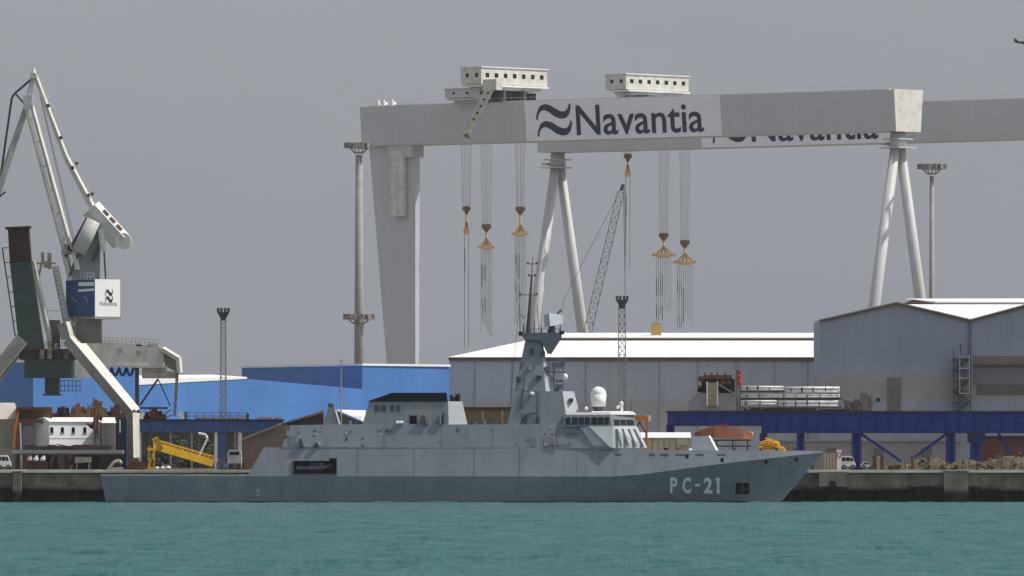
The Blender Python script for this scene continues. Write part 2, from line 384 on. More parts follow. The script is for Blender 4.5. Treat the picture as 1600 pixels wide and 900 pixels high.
for (a, b, c, d) in ((702, 708, 617, 627), (711, 719, 615, 627), (705, 716, 620, 627)): m.box(sx(a), sx(b), SY - 3, SY - 1.4, sz(d), sz(c))
m.build('exhaust_pipe', mat('exhaust_brown', (.07, .05, .04), .8), ship)
for p in (585, 597, 609.5, 619):
    side_plate(p, p + 6.5, 633, 643, 'ventilation_grille', NAVYD, .03, None, fh)
for q in (638.5, 634.5): side_plate(592, 600, q, q + 1.1, 'ventilation_grille', NAVYD, .06, None, fh)
side_plate(640, 651, 649, 662, 'hangar_door', BLACK, .05, None, fh)
# life rafts and deck gear along the top
m = MB()
for p in (619, 625): m.tube((sx(p), SY - 5.4, sz(660.5)), (sx(p + 5.2), SY - 5.4, sz(660.5)), .24, n=10)
raft = m.build('liferaft', WHITEW, ship)
def gear(px, q0, q1, w, mt, name, dy=-5.2):
    MB().box(sx(px - w / 2), sx(px + w / 2), SY + dy - .4, SY + dy + .4, sz(q1), sz(q0)).build(name, mt, ship)
gear(661, 648, 662.8, 3, mat('brown_gear', (.12, .10, .07), .8), 'deck_winch'); gear(667, 651, 662.8, 6, TAN, 'deck_box'); gear(688, 647, 662.8, 2, NAVYL, 'ventilator'); gear(693, 643, 662.8, 1.2, NAVYD, 'stanchion')
gear(470, 686, 698.6, 3, NAVYD, 'ventilator', -5.75); gear(476, 691, 698.6, 4.5, NAVYL, 'capstan', -5.75); gear(494, 692, 698.6, 4, NAVYD, 'capstan', -5.75); gear(499, 692, 695, 3, WHITEW, 'lamp', -5.8)
# after signal mast, thin pole
m = MB(); slab(m, [(503, 663.2), (512, 636), (521, 636), (528, 663.2)], .9, sz(663), .05); m.build('after_mast', NAVY, ship)
MB().ball((sx(516), SY, sz(633)), .42).build('mast_lamp', NAVYD, ship)
MB().hull8([(sx(522), SY - .91, sz(640)), (sx(529), SY - .91, sz(663)), (sx(531), SY + .4, sz(663)), (sx(524), SY + .4, sz(640))], [(sx(521.6), SY - .80, sz(640)), (sx(528.6), SY - .80, sz(663)), (sx(530), SY + .5, sz(663)), (sx(523), SY + .5, sz(640))]).build('mast_face', NAVYL, ship)  # pale sliver paints the sunlit forward edge of the mast
m = MB(); m.tube((sx(532), SY - 2, sz(663)), (sx(532), SY - 2, sz(560)), .11, .05, 6)
for q, w_ in ((611, 8), (606, 5), (570, 5), (563, 7), (590, 3)): m.box(sx(532 - w_ / 2), sx(532 + w_ / 2), SY - 2.06, SY - 1.94, sz(q + 1), sz(q))
m.tube((sx(529), SY - 2, sz(620)), (sx(529), SY - 2, sz(603)), .05, n=5); m.build('pole_antenna', mat('pole_pale', (.35, .34, .32), .6), ship)
# main mast tower
hm = 3.0; zm = sz(663)
m = MB(); slab(m, [(793, 663.2), (804, 612), (879, 611), (887, 663.2)], 3.6, zm, .12); base = m.build('mast_base', NAVY, ship)
fm = lambda z: 3.6 - .12 * (z - zm)
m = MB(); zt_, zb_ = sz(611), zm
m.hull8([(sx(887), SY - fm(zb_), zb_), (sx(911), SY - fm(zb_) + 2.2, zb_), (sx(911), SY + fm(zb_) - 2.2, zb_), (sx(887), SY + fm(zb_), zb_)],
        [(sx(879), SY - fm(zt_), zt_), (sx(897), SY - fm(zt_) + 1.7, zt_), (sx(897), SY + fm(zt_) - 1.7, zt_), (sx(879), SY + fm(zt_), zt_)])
m.build('mast_base_face', NAVYL, ship)  # lit copy of the mast grey, sun put into the colour
m = MB(); za, zb_ = sz(611), sz(530)
m.hull8([(sx(804), SY - 2.4, za), (sx(853), SY - 2.4, za), (sx(853), SY + 2.4, za), (sx(804), SY + 2.4, za)], [(sx(821), SY - 1.3, zb_), (sx(846), SY - 1.3, zb_), (sx(846), SY + 1.3, zb_), (sx(821), SY + 1.3, zb_)])
m.build('mast_tower', NAVY, ship)
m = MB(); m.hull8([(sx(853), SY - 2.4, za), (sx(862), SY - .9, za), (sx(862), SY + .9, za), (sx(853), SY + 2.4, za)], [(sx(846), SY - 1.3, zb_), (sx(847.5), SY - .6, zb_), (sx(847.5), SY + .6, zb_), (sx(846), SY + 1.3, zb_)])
m.build('mast_tower_face', NAVYL, ship)  # tower's sunlit side painted in a paler grey
m = MB(); slab(m, [(812, 519), (878, 519), (878, 527), (862, 552), (856, 552), (846, 532), (820, 530)], 1.9, sz(519), 0); m.build('radar_platform', NAVYB, ship)
m = MB(); m.box(sx(810), sx(816), SY - 1.9, SY - 1.5, sz(524), sz(517)); m.box(sx(875), sx(882), SY - 1.9, SY - 1.5, sz(522), sz(516))
for p in range(820, 876, 9): m.tube((sx(p), SY - 1.8, sz(519)), (sx(p), SY - 1.8, sz(513)), .04, n=5)
m.path([(sx(p), SY - 1.8, sz(513)) for p in (820, 847, 874)], .035, 5); m.build('platform_rail', NAVYD, ship)
# radar antenna (tilted box with lit face)
m = MB(); m.hull8([(sx(851), SY - .3, sz(511)), (sx(860), SY - 1.5, sz(509)), (sx(880), SY - .2, sz(505)), (sx(871), SY + 1.2, sz(507))], [(sx(850), SY - .1, sz(492)), (sx(858), SY - 1.3, sz(488)), (sx(880), SY + .0, sz(491)), (sx(871), SY + 1.3, sz(494))])
m.build('radar_antenna', mat('radar_pale', (.5, .52, .54), .5), ship)
MB().tube((sx(862), SY, sz(519)), (sx(863), SY, sz(508)), .55, .4, 10).build('radar_pedestal', NAVYD, ship)
MB().path([(sx(870), SY - .2, sz(491)), (sx(874), SY - .2, sz(486)), (sx(878), SY - .2, sz(483))], .12, 6).build('radar_arm', NAVYD, ship)
# pole mast and yards
m = MB(); m.tube((sx(825), SY - .6, sz(519)), (sx(831), SY - .6, sz(430)), .30, .12, 8); m.tube((sx(831), SY - .6, sz(430)), (sx(832.5), SY - .6, sz(398)), .08, .03, 6)
m.build('pole_mast', NAVYD, ship)
for q, a, b in ((411, 824, 840), (459.5, 812, 840), (430, 826, 837)):
    yd = MB().tube((sx(a), SY - .6, sz(q)), (sx(b), SY - .6, sz(q)), .05, n=6).build('yard', NAVYD, ship)
    for p in (a + 1, b - 1): MB().ball((sx(p), SY - .6, sz(q - 1.5)), .17, seg=8).build('yard_lamp', NAVYD, yd)
m = MB(); m.path([(sx(813), SY - 1.2, sz(519)), (sx(812), SY - 1.2, sz(470))], .05, 5); m.path([(sx(842), SY - 1, sz(519)), (sx(840), SY - 1, sz(475))], .05, 5)
m.path([(sx(820), SY - 1.2, sz(496)), (sx(813), SY - 1.2, sz(490))], .05, 5); m.build('whip_antenna', NAVYD, ship)
m = MB(); m.path([(sx(813), SY - 1, sz(460)), (sx(796), SY - 2, sz(640))], .025, 4); m.path([(sx(838), SY - .6, sz(460)), (sx(930), SY - 2, sz(640))], .012, 4); m.build('rigging', NAVYD, ship)
# sensors on the tower front
MB().tube((sx(856), SY - .5, sz(611)), (sx(856), SY - .5, sz(594)), .55, .5, 12).build('sensor_drum', NAVYL, ship)
MB().ball((sx(857), SY - .5, sz(592)), .62).build('sensor_dome', mat('dome_grey', (.45, .46, .47), .5), ship)
MB().ball((sx(883), SY - 1.0, sz(588)), .40, (1, 1, 1.1), 14).build('small_dome', WHITEW, ship)
m = MB(); m.box(sx(862), sx(882), SY - 1.2, SY - .6, sz(574), sz(566)); m.box(sx(864), sx(867), SY - 1.1, SY - .7, sz(606), sz(574)); m.box(sx(876), sx(883), SY - 1.1, SY - .7, sz(572), sz(560)); m.box(sx(868), sx(881), SY - 1.1, SY - .7, sz(608), sz(600)); m.box(sx(868), sx(880), SY - 1.1, SY - .7, sz(597), sz(593))
m.build('sensor_bracket', NAVYB, ship)
m = MB(); m.box(sx(848), sx(851), SY - 3.0, SY - 2.7, sz(663), sz(612))
m.path([(sx(813), SY - 3.5, sz(640)), (sx(818), SY - 3.1, sz(610)), (sx(820), SY - 2.4, sz(590))], .10, 6); m.path([(sx(814), SY - 3.7, sz(660)), (sx(822), SY - 3.6, sz(648)), (sx(838), SY - 3.6, sz(645))], .09, 6)
m.build('mast_piping', NAVYD, ship)
MB().ball((sx(831), SY - 3.3, sz(615)), .3, seg=10).build('mast_light', WHITEW, ship)
m = MB(); m.box(sx(839), sx(843), SY - 3.9, SY - 3.6, sz(660), sz(652)); m.box(sx(820), sx(823), SY - 3.9, SY - 3.6, sz(662), sz(650)); m.build('mast_locker', NAVYD, ship)
# bridge
zb0, zb1 = sz(666), sz(648)
def bridge_ring(z, a, b, c, h1, h2):
    return [(sx(a), SY - h1, z), (sx(b), SY - h1, z), (sx(c), SY - h2, z), (sx(c), SY + h2, z), (sx(b), SY + h1, z), (sx(a), SY + h1, z)]
m = MB(); m.hull8(bridge_ring(zb0, 880, 956, 995, 5.6, 2.0), bridge_ring(zb1, 882, 953, 991, 5.35, 1.9)); brg = m.build('bridge', NAVY, ship)
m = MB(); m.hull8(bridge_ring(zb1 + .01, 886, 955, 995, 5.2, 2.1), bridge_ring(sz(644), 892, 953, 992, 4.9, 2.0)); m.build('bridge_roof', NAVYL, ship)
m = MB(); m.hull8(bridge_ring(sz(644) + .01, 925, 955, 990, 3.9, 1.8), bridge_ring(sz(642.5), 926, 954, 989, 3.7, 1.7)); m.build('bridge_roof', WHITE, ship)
for k in range(7):
    p0 = 884 + k * 10.1; a, b = p0, p0 + (8.2 if k % 3 else 7)
    MB().hull8([(sx(a), SY - 5.66, sz(663)), (sx(b), SY - 5.66, sz(663)), (sx(b), SY - 5.50, sz(652)), (sx(a), SY - 5.50, sz(652))], [(sx(a), SY - 5.4, sz(663)), (sx(b), SY - 5.4, sz(663)), (sx(b), SY - 5.3, sz(652)), (sx(a), SY - 5.3, sz(652))]).build('window', GLASS, ship)
def lerp(a, b, t): return a + (b - a) * t
def diag(t, q, off):                               # point on the slanted bridge front, slightly proud
    z = sz(q); f = (666 - q) / 18; h = lerp(lerp(5.6, 5.35, f), lerp(2.0, 1.9, f), t); x = lerp(lerp(956, 953, f), lerp(995, 991, f), t)
    return Vector((sx(x), SY - h, z)) + Vector((.74, -.67, 0)) * off
for t0, t1 in ((.12, .34), (.38, .60), (.64, .93)):
    MB().hull8([diag(t0, 664, .06), diag(t1, 664, .06), diag(t1, 655.5, .06), diag(t0, 655.5, .06)], [diag(t0, 664, -.1), diag(t1, 664, -.1), diag(t1, 655.5, -.1), diag(t0, 655.5, -.1)]).build('window', GLASS, ship)
# sloped bridge front and wing plating
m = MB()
m.hull8(bridge_ring(sz(699.8), 930, 957, 1012, hb2(sz(699.8)) - .02, 2.6), bridge_ring(sz(666) - .01, 905, 956, 996, 5.5, 2.1)); m.build('bridge_front', NAVYL, ship)  # front made paler than the sides to paint sunlight on it
m = MB(); m.hull8([(sx(920), SY - 5.75, sz(666)), (sx(957), SY - 5.75, sz(666)), (sx(958), SY - 6.15, sz(699)), (sx(953), SY - 6.15, sz(699))], [(sx(920), SY - 5.3, sz(666)), (sx(957), SY - 5.3, sz(666)), (sx(958), SY - 5.3, sz(699)), (sx(953), SY - 5.3, sz(699))])
m.build('bridge_wing', mat('naval_sunlit_white', (.60, .62, .63), .5), ship)  # near-white colour stands for sunlight on the wing plating
m = MB()
for t in (.15, .38, .62, .85):
    a = Vector((sx(lerp(957, 996, t)), SY - lerp(5.5, 2.1, t), sz(670))) + Vector((.1, -.12, 0)); b = Vector((sx(lerp(962, 1012, t)), SY - lerp(5.9, 2.6, t), sz(698))) + Vector((.1, -.12, 0))
    m.beam(a, b, .28, .3)
m.build('bridge_brace', NAVY, ship)
side_plate(914, 931, 670, 674.5, 'vent_slot', BLACK, .06, None, hb2)
m = MB(); m.path([(sx(872), SY - 6.0, sz(699)), (sx(868), SY - 6.0, sz(680)), (sx(874), SY - 6.0, sz(668)), (sx(915), SY - 5.9, sz(666))], .07, 5); m.build('rubbing_rail', NAVYD, ship)
side_plate(884, 905, 676, 684, 'plate_patch', NAVYB, .03, None, hb2)
for (a, b, c, d) in ((828, 838, 684, 702), (849, 866, 683, 700), (450, 462, 682, 696)): side_plate(a, b, c, min(d, 698), 'access_door', mat('door_grey', (.165, .165, .172), .55), .04, None, hb2)
for (a, b, c, d) in ((540, 543, 684, 688), (566, 568, 694, 698), (602, 612, 672, 674), (604, 606, 668, 676), (714, 716, 668, 675)): side_plate(a, b, c, d, 'hull_fitting', NAVYD, .05, None, hb2)
m = MB()
for p in list(range(732, 794, 6)) + list(range(532, 566, 6)): m.tube((sx(p), SY - hb2(sz(663)) + .15, sz(663.3)), (sx(p), SY - hb2(sz(663)) + .15, sz(651.5)), .03, n=4)
for q in (651.5, 657): m.path([(sx(532), SY - hb2(sz(663)) + .15, sz(q)), (sx(565), SY - hb2(sz(663)) + .15, sz(q))], .025, 4); m.path([(sx(732), SY - hb2(sz(663)) + .15, sz(q)), (sx(792), SY - hb2(sz(663)) + .15, sz(q))], .025, 4)
m.build('guard_rail', NAVYD, ship)
m = MB()
for p in (560, 648, 742, 812, 905): m.beam((sx(p), SY - hb_at(sz(743)) - .01, sz(743)), (sx(p), SY - hb_at(sz(700)) - .01, sz(700)), .022, .03)
for p in (600, 690, 770, 845): m.beam((sx(p), SY - hb2(sz(699)) - .01, sz(699)), (sx(p), SY - hb2(sz(664)) - .01, sz(664)), .022, .03)
m.build('plate_seam', NAVYB, ship)
rr = random.Random(31)
for k in range(34):
    p = rr.uniform(445, 930); q = rr.uniform(666, 694); w_ = rr.uniform(.8, 4.5); h_ = rr.uniform(.8, 3.2)
    if p > 880 and q < 690: continue
    side_plate(p, p + w_, q, q + h_, 'hull_fitting', (NAVYD, NAVYL, NAVYB)[k % 3], rr.uniform(.02, .07), None, hb2)
for k in range(14):
    p = rr.uniform(420, 1000); side_plate(p, p + rr.uniform(.8, 2), 708 + rr.uniform(0, 28), 740, 'scupper_stain', mat('stain_brown', (.13, .125, .12), .7), .012) if False else None
for k in range(16):
    p = 735 + k * 3.6 + rr.uniform(-1, 1) if k < 14 else 545 + (k - 14) * 9; h_ = rr.uniform(2, 8); w_ = rr.uniform(1.5, 4); y_ = rr.uniform(-4.5, -1)
    MB().box(sx(p), sx(p + w_), SY + y_, SY + y_ + .6, sz(663.4), sz(663 - h_)).build('deck_locker', (NAVYD, NAVYB, NAVYL, NAVY)[k % 4], ship)
# more gear on the mast tower
for (a, b, q0, q1, y_, mt) in ((806, 812, 588, 596, -2.2, NAVYD), (812, 816, 566, 574, -1.9, NAVYB), (800, 806, 600, 606, -2.4, NAVYL), (845, 852, 548, 556, -1.7, NAVYD), (852, 860, 572, 580, -1.6, NAVYB), (828, 834, 544, 552, -1.75, NAVYD), (818, 824, 604, 610, -2.5, NAVYL), (838, 846, 586, 592, -2.3, NAVYD), (866, 874, 612, 606, -1.5, NAVYD), (890, 896, 622, 628, -2.6, NAVYD), (826, 830, 570, 578, -2.05, NAVYL)):
    MB().box(sx(a), sx(b), SY + y_ - .35, SY + y_ + .5, sz(max(q0, q1)), sz(min(q0, q1))).build('mast_equipment', mt, ship)
MB().box(sx(846), sx(884), SY - 1.3, SY + 1.3, sz(581.5), sz(580)).build('sensor_platform', NAVYB, ship)
MB().box(sx(850), sx(878), SY - 1.2, SY + 1.2, sz(559.5), sz(558)).build('sensor_platform', NAVYB, ship)
m = MB()
for p in range(850, 885, 6): m.tube((sx(p), SY - 1.3, sz(580)), (sx(p), SY - 1.3, sz(575)), .03, n=4)
m.tube((sx(848), SY - 1.3, sz(575)), (sx(884), SY - 1.3, sz(575)), .03, n=4); m.build('platform_rail', NAVYD, ship)
m = MB()
for k in range(22): q = 612 + k * 2.3; m.tube((sx(838), SY - 3.55, sz(q)), (sx(842), SY - 3.55, sz(q)), .03, n=4)
m.tube((sx(838), SY - 3.6, sz(612)), (sx(838), SY - 3.6, sz(662)), .035, n=4); m.tube((sx(842), SY - 3.6, sz(612)), (sx(842), SY - 3.6, sz(662)), .035, n=4); m.build('mast_ladder', NAVYD, ship)
for p, q in ((818, 505), (835, 500), (846, 508), (876, 506)): MB().tube((sx(p), SY - 1.2, sz(519)), (sx(p), SY - 1.2, sz(q)), .09, .05, 6).build('stub_antenna', NAVYD, ship)
# radome
m = MB(); c0 = Vector((sx(935.5), SY - 1.5, 0)); m.tube(c0 + Vector((0, 0, sz(635))), c0 + Vector((0, 0, sz(616))), .98, 1.08, 20); m.ball(c0 + Vector((0, 0, sz(616))), 1.08, seg=20); m.build('radome', WHITEW, ship, True)
MB().tube(c0 + Vector((0, 0, sz(643))), c0 + Vector((0, 0, sz(635))), .5, .85, 12).build('radome_base', NAVYD, ship)
m = MB(); m.tube((sx(972), SY - 2, sz(643)), (sx(972), SY - 2, sz(634)), .2, .16, 8); m.ball((sx(971.5), SY - 2, sz(631)), .3, (1, 1, 1.3), 10); m.build('searchlight', WHITEW, ship)
MB().ball((sx(916), SY - 3, sz(638)), .26, seg=10).build('small_dome', WHITEW, ship)
MB().ball((sx(966), SY - 2.4, sz(636)), .24, seg=10).build('small_dome', WHITEW, ship)
m = MB()
for p, q in ((948, 618), (957, 622), (985, 626), (987, 620)): m.tube((sx(p), SY - 1.9, sz(643)), (sx(p), SY - 1.9, sz(q)), .06, .03, 5)
m.build('whip_antenna', NAVYB, ship)
# foredeck: gun mount, rails, fairleads, bollards
gun = [(1081, 704), (1083.5, 683), (1108, 680.5), (1120, 704)]
m = MB(); m.hull8([(sx(x), SY - 1.6 + (0 if q > 700 else .25), sz(q)) for x, q in gun], [(sx(x), SY + 1.6 - (0 if q > 700 else .25), sz(q)) for x, q in gun]); gt = m.build('gun_turret', mat('gun_grey', (.33, .365, .39), .5, .05), ship)
MB().hull8([(sx(1120.3), SY - 1.58, sz(703.9)), (sx(1124), SY - .8, sz(703.9)), (sx(1124), SY + .8, sz(703.9)), (sx(1120.3), SY + 1.58, sz(703.9))], [(sx(1108.3), SY - 1.33, sz(680.6)), (sx(1111.5), SY - .6, sz(680.6)), (sx(1111.5), SY + .6, sz(680.6)), (sx(1108.3), SY + 1.33, sz(680.6))]).build('turret_face', WHITE, gt)  # white strip paints the sunlit edge of the grey turret
MB().tube((sx(1085), SY, sz(706)), (sx(1118), SY, sz(706)), .3, n=8).build('gun_ring', NAVYD, ship)
def hull_side(px, q, off):                         # point on the visible hull side, px measured at that height
    z = sz(q); zk = sz(ip(px, KNU))
    if z >= zk: return Vector((sx(px), SY - max(.04, ip(px, HBK) - TH * (z - zk)) - off, z))
    f = max(0, z / zk); base = px
    for _ in range(8):
        xw = wlx(base); base += px - (xw + (base - xw) * f)
    zk = sz(ip(base, KNU)); f = max(0, z / zk)
    return Vector((sx(px), SY - (ip(base, HBW) + (ip(base, HBK) - ip(base, HBW)) * f) - off, z))
def hull_patch(p0, p1, q0, q1, name, mt, off=.05):
    m = MB(); n = 3
    f = [hull_side(lerp(p0, p1, i / n), q1, off) for i in range(n + 1)] + [hull_side(lerp(p0, p1, i / n), q0, off) for i in range(n, -1, -1)]
    b = [v + Vector((0, off + .12, 0)) for v in f]
    m.hull8(f, b); return m.build(name, mt, ship)
for p0, p1 in ((962, 971), (1015, 1024), (1032, 1046), (1056, 1075), (1088, 1100), (1122, 1135)): hull_patch(p0, p1, 709.2, 711.2, 'scupper', NAVYD, .05)
for p, q in ((1074, 712), (1129, 718), (1198, 721), (1246, 717)): hull_patch(p - 2, p + 2.4, q - 2.5, q + 3.5, 'fairlead', BLACK, .05)
hull_patch(1040, 1040.8, 706, 714, 'deck_drain', NAVYD); hull_patch(1017, 1018, 706, 714, 'deck_drain', NAVYD)
m = MB(); n_ = 0
for i in range(17):
    p = 1130 + i * 9.3; hb_ = max(.05, ip(p, HBK) - .4); zt2 = sz(ip(p, TOP)); m.tube((sx(p), SY - hb_, zt2), (sx(p), SY - hb_, zt2 + .55), .025, n=4)
m.build('guard_rail', NAVYD, ship)
for p in (1040, 1060, 1150, 1215): MB().tube((sx(p), SY - 1.6, sz(704.2)), (sx(p), SY - 1.6, sz(699.5)), .2, .2, 8).build('deck_bollard', NAVYD, ship)
MB().ball((sx(1079), SY - 3.6, sz(704)), .3, seg=8).build('deck_light', WHITEW, ship)
MB().box(sx(1038), sx(1044), SY - 4.6, SY - 4, sz(704), sz(700)).build('mooring_winch', BLACK, ship)
# anchor pocket and anchor
hull_patch(1151, 1172, 755, 772, 'anchor_pocket', BLACK, .04)
m = MB(); a = hull_side(1162, 757, .15); b = hull_side(1162, 768, .2)
m.tube(a, b, .13, n=6); m.beam(b + Vector((-.8, 0, .35)), b, .16, .16); m.beam(b + Vector((.8, 0, .35)), b, .16, .16); m.build('anchor', NAVYD, ship)
# pennant number
m = MB(); q = [hull_side(x, y, .045) for x, y in ((1118.6, 752.5), (1121.2, 750), (1121.2, 746.2), (1118.6, 749))]; m.face(q)
for ch_, p0, p1 in (('P', 1047.5, 1059), ('C', 1067, 1080.5), ('2', 1100, 1114), ('1', 1121, 1125.2)):
    put_text(m, ch_, lambda s_, t: hull_side(p0 + s_ * (p1 - p0), 769.5 - t * 24 + (p0 - 1047) * .012, .045), 1.0, .035)
q = [hull_side(x, y, .045) for x, y in ((1086.5, 760), (1094.5, 760), (1094.5, 756), (1086.5, 756))]; m.face(q)
m.build('pennant_number', LETTER, ship)
for p, q in ((403, 770),):
    m = MB(); n = 12
    for k in range(n):
        a, b = 2 * math.pi * k / n, 2 * math.pi * (k + 1) / n
        m.tube(hull_side(p + 3 * math.cos(a), q + 4 * math.sin(a), .05), hull_side(p + 3 * math.cos(b), q + 4 * math.sin(b), .05), .035, n=4)
    m.tube(hull_side(p, q - 7, .05), hull_side(p, q - 3, .05), .035, n=4); m.build('load_mark', LETTER, ship)
m = MB(); f = [hull_side(lerp(168, 1223, i / 60), 786, .03) for i in range(61)]; b = [hull_side(lerp(168, 1225, i / 60), 783.3, .03) for i in range(61)]
for i in range(60): m.face([f[i], f[i + 1], b[i + 1], b[i]])
m.build('boot_topping', BLACK, ship)
# flight deck nets and staff at the stern
m = MB()
for i in range(24): m.tube((sx(165 + i * 9.2), SY - 6.0, sz(741)), (sx(165 + i * 9.2), SY - 6.3, sz(736.5)), .03, n=4)
m.path([(sx(165), SY - 6.3, sz(736.5)), (sx(377), SY - 6.5, sz(736.5))], .025, 4); m.build('deck_net_rail', NAVYD, ship)

# ------------------------------------------------------------------ goliath gantry cranes
GL, GR = Vector((wx(562, 2410), 2410, 0)), Vector((wx(1395, 2300), 2300, 0))
ax = (GR - GL); GLEN = ax.length; ax.normalize(); TH_G = math.atan2(-ax.y, ax.x); cr_ = Vector((-ax.y, ax.x, 0))
ZB, ZT, GW = 82.7, 92.2, 10.4
def g_world(u, v, z, d=0.0): p = GL + ax * u + cr_ * (v + d); return Vector((p.x, p.y, z))
def g_u(px, v=0.0):                               # place along the girder seen at column px
    k = (px - 800) / F; o = GL + cr_ * v
    return (k * o.y - o.x) / (ax.x - k * ax.y)
def g_v(px, u):
    k = (px - 800) / F; o = GL + ax * u
    return (k * o.y - o.x) / (cr_.x - k * cr_.y)
def g_z(py, u, v=0.0): return CAMZ + (HOR - py) * (GL + ax * u + cr_ * v).y / F
def goliath(d, label, flip):
    base = GL + cr_ * d; cr = thing('gantry_crane', (base.x, base.y, GZ), label, 'gantry crane', 'giant gantry cranes', -TH_G)
    B = lambda m, n, mt, sm=False, par=None: m.build(n, mt, par or cr, sm, True)
    z = lambda q: q - GZ
    GE = GLEN + (16 if flip else 0)
    m = MB(); sec = [(0, ZT), (GW, ZT), (GW - .8, ZB), (.8, ZB)]
    m.hull8([(0, v, z(q)) for v, q in sec], [(GE, v, z(q)) for v, q in sec]); gd = B(m, 'girder', CRGREY)
    m = MB(); m.hull8([(GE + .05, v, z(q)) for v, q in [(-.15, ZT + .2), (GW + .15, ZT + .2), (GW - .7, ZB - .1), (.7, ZB - .1)]], [(GE + .5, v, z(q)) for v, q in [(-.15, ZT + .2), (GW + .15, ZT + .2), (GW - .7, ZB - .1), (.7, ZB - .1)]]); B(m, 'sunlit_end', CREAMC)  # cream colour paints sunlight on the end of the grey girder
    # pale panel with the mark and the word
    u0, u1 = g_u(820), g_u(1125)
    vf = lambda q: .8 * (ZT - q) / (ZT - ZB)       # the leaning front face
    m = MB(); q = [(u0, ZB + .05), (u1, ZB + .05), (u1, ZT - .05), (u0, ZT - .05)]
    m.hull8([(u, vf(zz) - .12, z(zz)) for u, zz in q], [(u, vf(zz) + .05, z(zz)) for u, zz in q]); B(m, 'logo_panel', CRLOGO)
    fp = lambda px, py: (g_u(px), vf(g_z(py, g_u(px))) - .17, z(g_z(py, g_u(px))))
    m = MB()
    for dy in (0, 26.3): m.face([fp(px + dy * .03, py + dy) for px, py in WAVE])
    B(m, 'wave_logo', INK)
    m = MB(); put_text(m, 'Navantia', lambda s_, t: fp(899 + s_ * 199, (210.5 - 5.5 * s_) - t * 46), 1.0, .012); B(m, 'lettering', INK)
    # rail and walkway on top
    m = MB()
    for k in range(int(GE / 3)): m.tube((k * 3 + 1, .2, z(ZT)), (k * 3 + 1, .2, z(ZT + 1.05)), .03, n=4)
    m.path([(1, .2, z(ZT + 1.05)), (GE - 1, .2, z(ZT + 1.05))], .03, 4); B(m, 'handrail', CRLEG)
    m = MB(); m.box(2, GE - 2, 1.2, 1.8, z(ZT), z(ZT + .35)); m.box(2, GE - 2, GW - 1.8, GW - 1.2, z(ZT), z(ZT + .35)); B(m, 'trolley_rail', CRLEG)
    up = 0 if not flip else GE
    sgn = 1 if not flip else -1
    ua, ub, uc, ud = [up + sgn * (g_u(px)) for px in (566, 638, 604, 637)]
    zz = z(ZB) - .02
    m = MB(); m.hull8([(ua, 2.5, zz), (ub, 2.5, zz), (ub, 4.2, zz), (ua, 4.2, zz)], [(uc, 2.8, 3), (ud, 2.8, 3), (ud, 4.0, 3), (uc, 4.0, 3)]); B(m, 'rigid_leg', CRGREY)
    m = MB(); m.box(min(uc, ud) - 1, max(uc, ud) + 1, -14, 23, 1.2, 3.4); B(m, 'sill_beam', CRGREY)
    e0, e1 = sorted([up + sgn * g_u(px, 2) for px in (615, 634)])
    m = MB(); m.box(e0, e1, .9, 2.3, z(g_z(338, e0)), z(ZB) - 1.5); B(m, 'lift_shaft', CREAM)
    m = MB(); m.box(e0 - 1.2, e1 + 2.6, 1.2, 5.6, z(ZB) - 3.0, z(ZB) - .03); B(m, 'lift_machine_room', CRGREY)
    # hinged A-frame leg
    ue = g_u(1402, 5) if not flip else GLEN - g_u(1402, 5)
    m = MB(); m.tube((ue, 5.2, z(ZB) - .05), (ue, 5.2, z(ZB) - 3.6), 1.7, 2.1, 14); leg_head = B(m, 'leg_head', CRLEG, True)
    m = MB(); m.box(ue - 2.4, ue + 2.4, 2.6, 7.8, z(ZB) - 1.9, z(ZB) - 1.6); m.box(ue - 3.0, ue + 3.0, 2.0, 8.4, z(ZB) - 3.9, z(ZB) - 3.6); m.box(ue - 4.2, ue - 2.4, 4.0, 6.4, z(ZB) - 3.1, z(ZB) - 2.5); B(m, 'leg_platform', CRGREY)
    for sv in (-1, 1):
        m = MB(); m.tube((ue, 5.2 + sv * .9, z(ZB) - 3.4), (ue, 5.2 + sv * 16, 2.2), 1.15, 1.55, 16); B(m, 'leg', CRLEG, True)
        m = MB(); m.box(ue - 1.5, ue + 1.5, 5.2 + sv * 16 - 4, 5.2 + sv * 16 + 4, .02, 2.2); B(m, 'bogie', CRGREY)
    m = MB(); m.tube((ue, 5.2 - 14.5, 8), (ue, 5.2 + 14.5, 8), .7, n=10); B(m, 'tie_beam', CRLEG)
    if not flip:
        for px in (590, 603, 581):
            u = g_u(px); m = MB(); m.box(u, u + 1.3, 1, 2.2, z(ZT), z(ZT + 1.1)); m.tube((u + .6, 1.6, z(ZT + 1.1)), (u + .6, 1.6, z(ZT + 1.7)), .3, n=8); B(m, 'winch', WHITE)
    return cr
D2 = 65.0
goliath(0, 'near grey gantry crane whose Navantia panel is seen in full', False)
goliath(D2, 'far grey gantry crane behind, its Navantia panel mostly hidden by the near one', True)

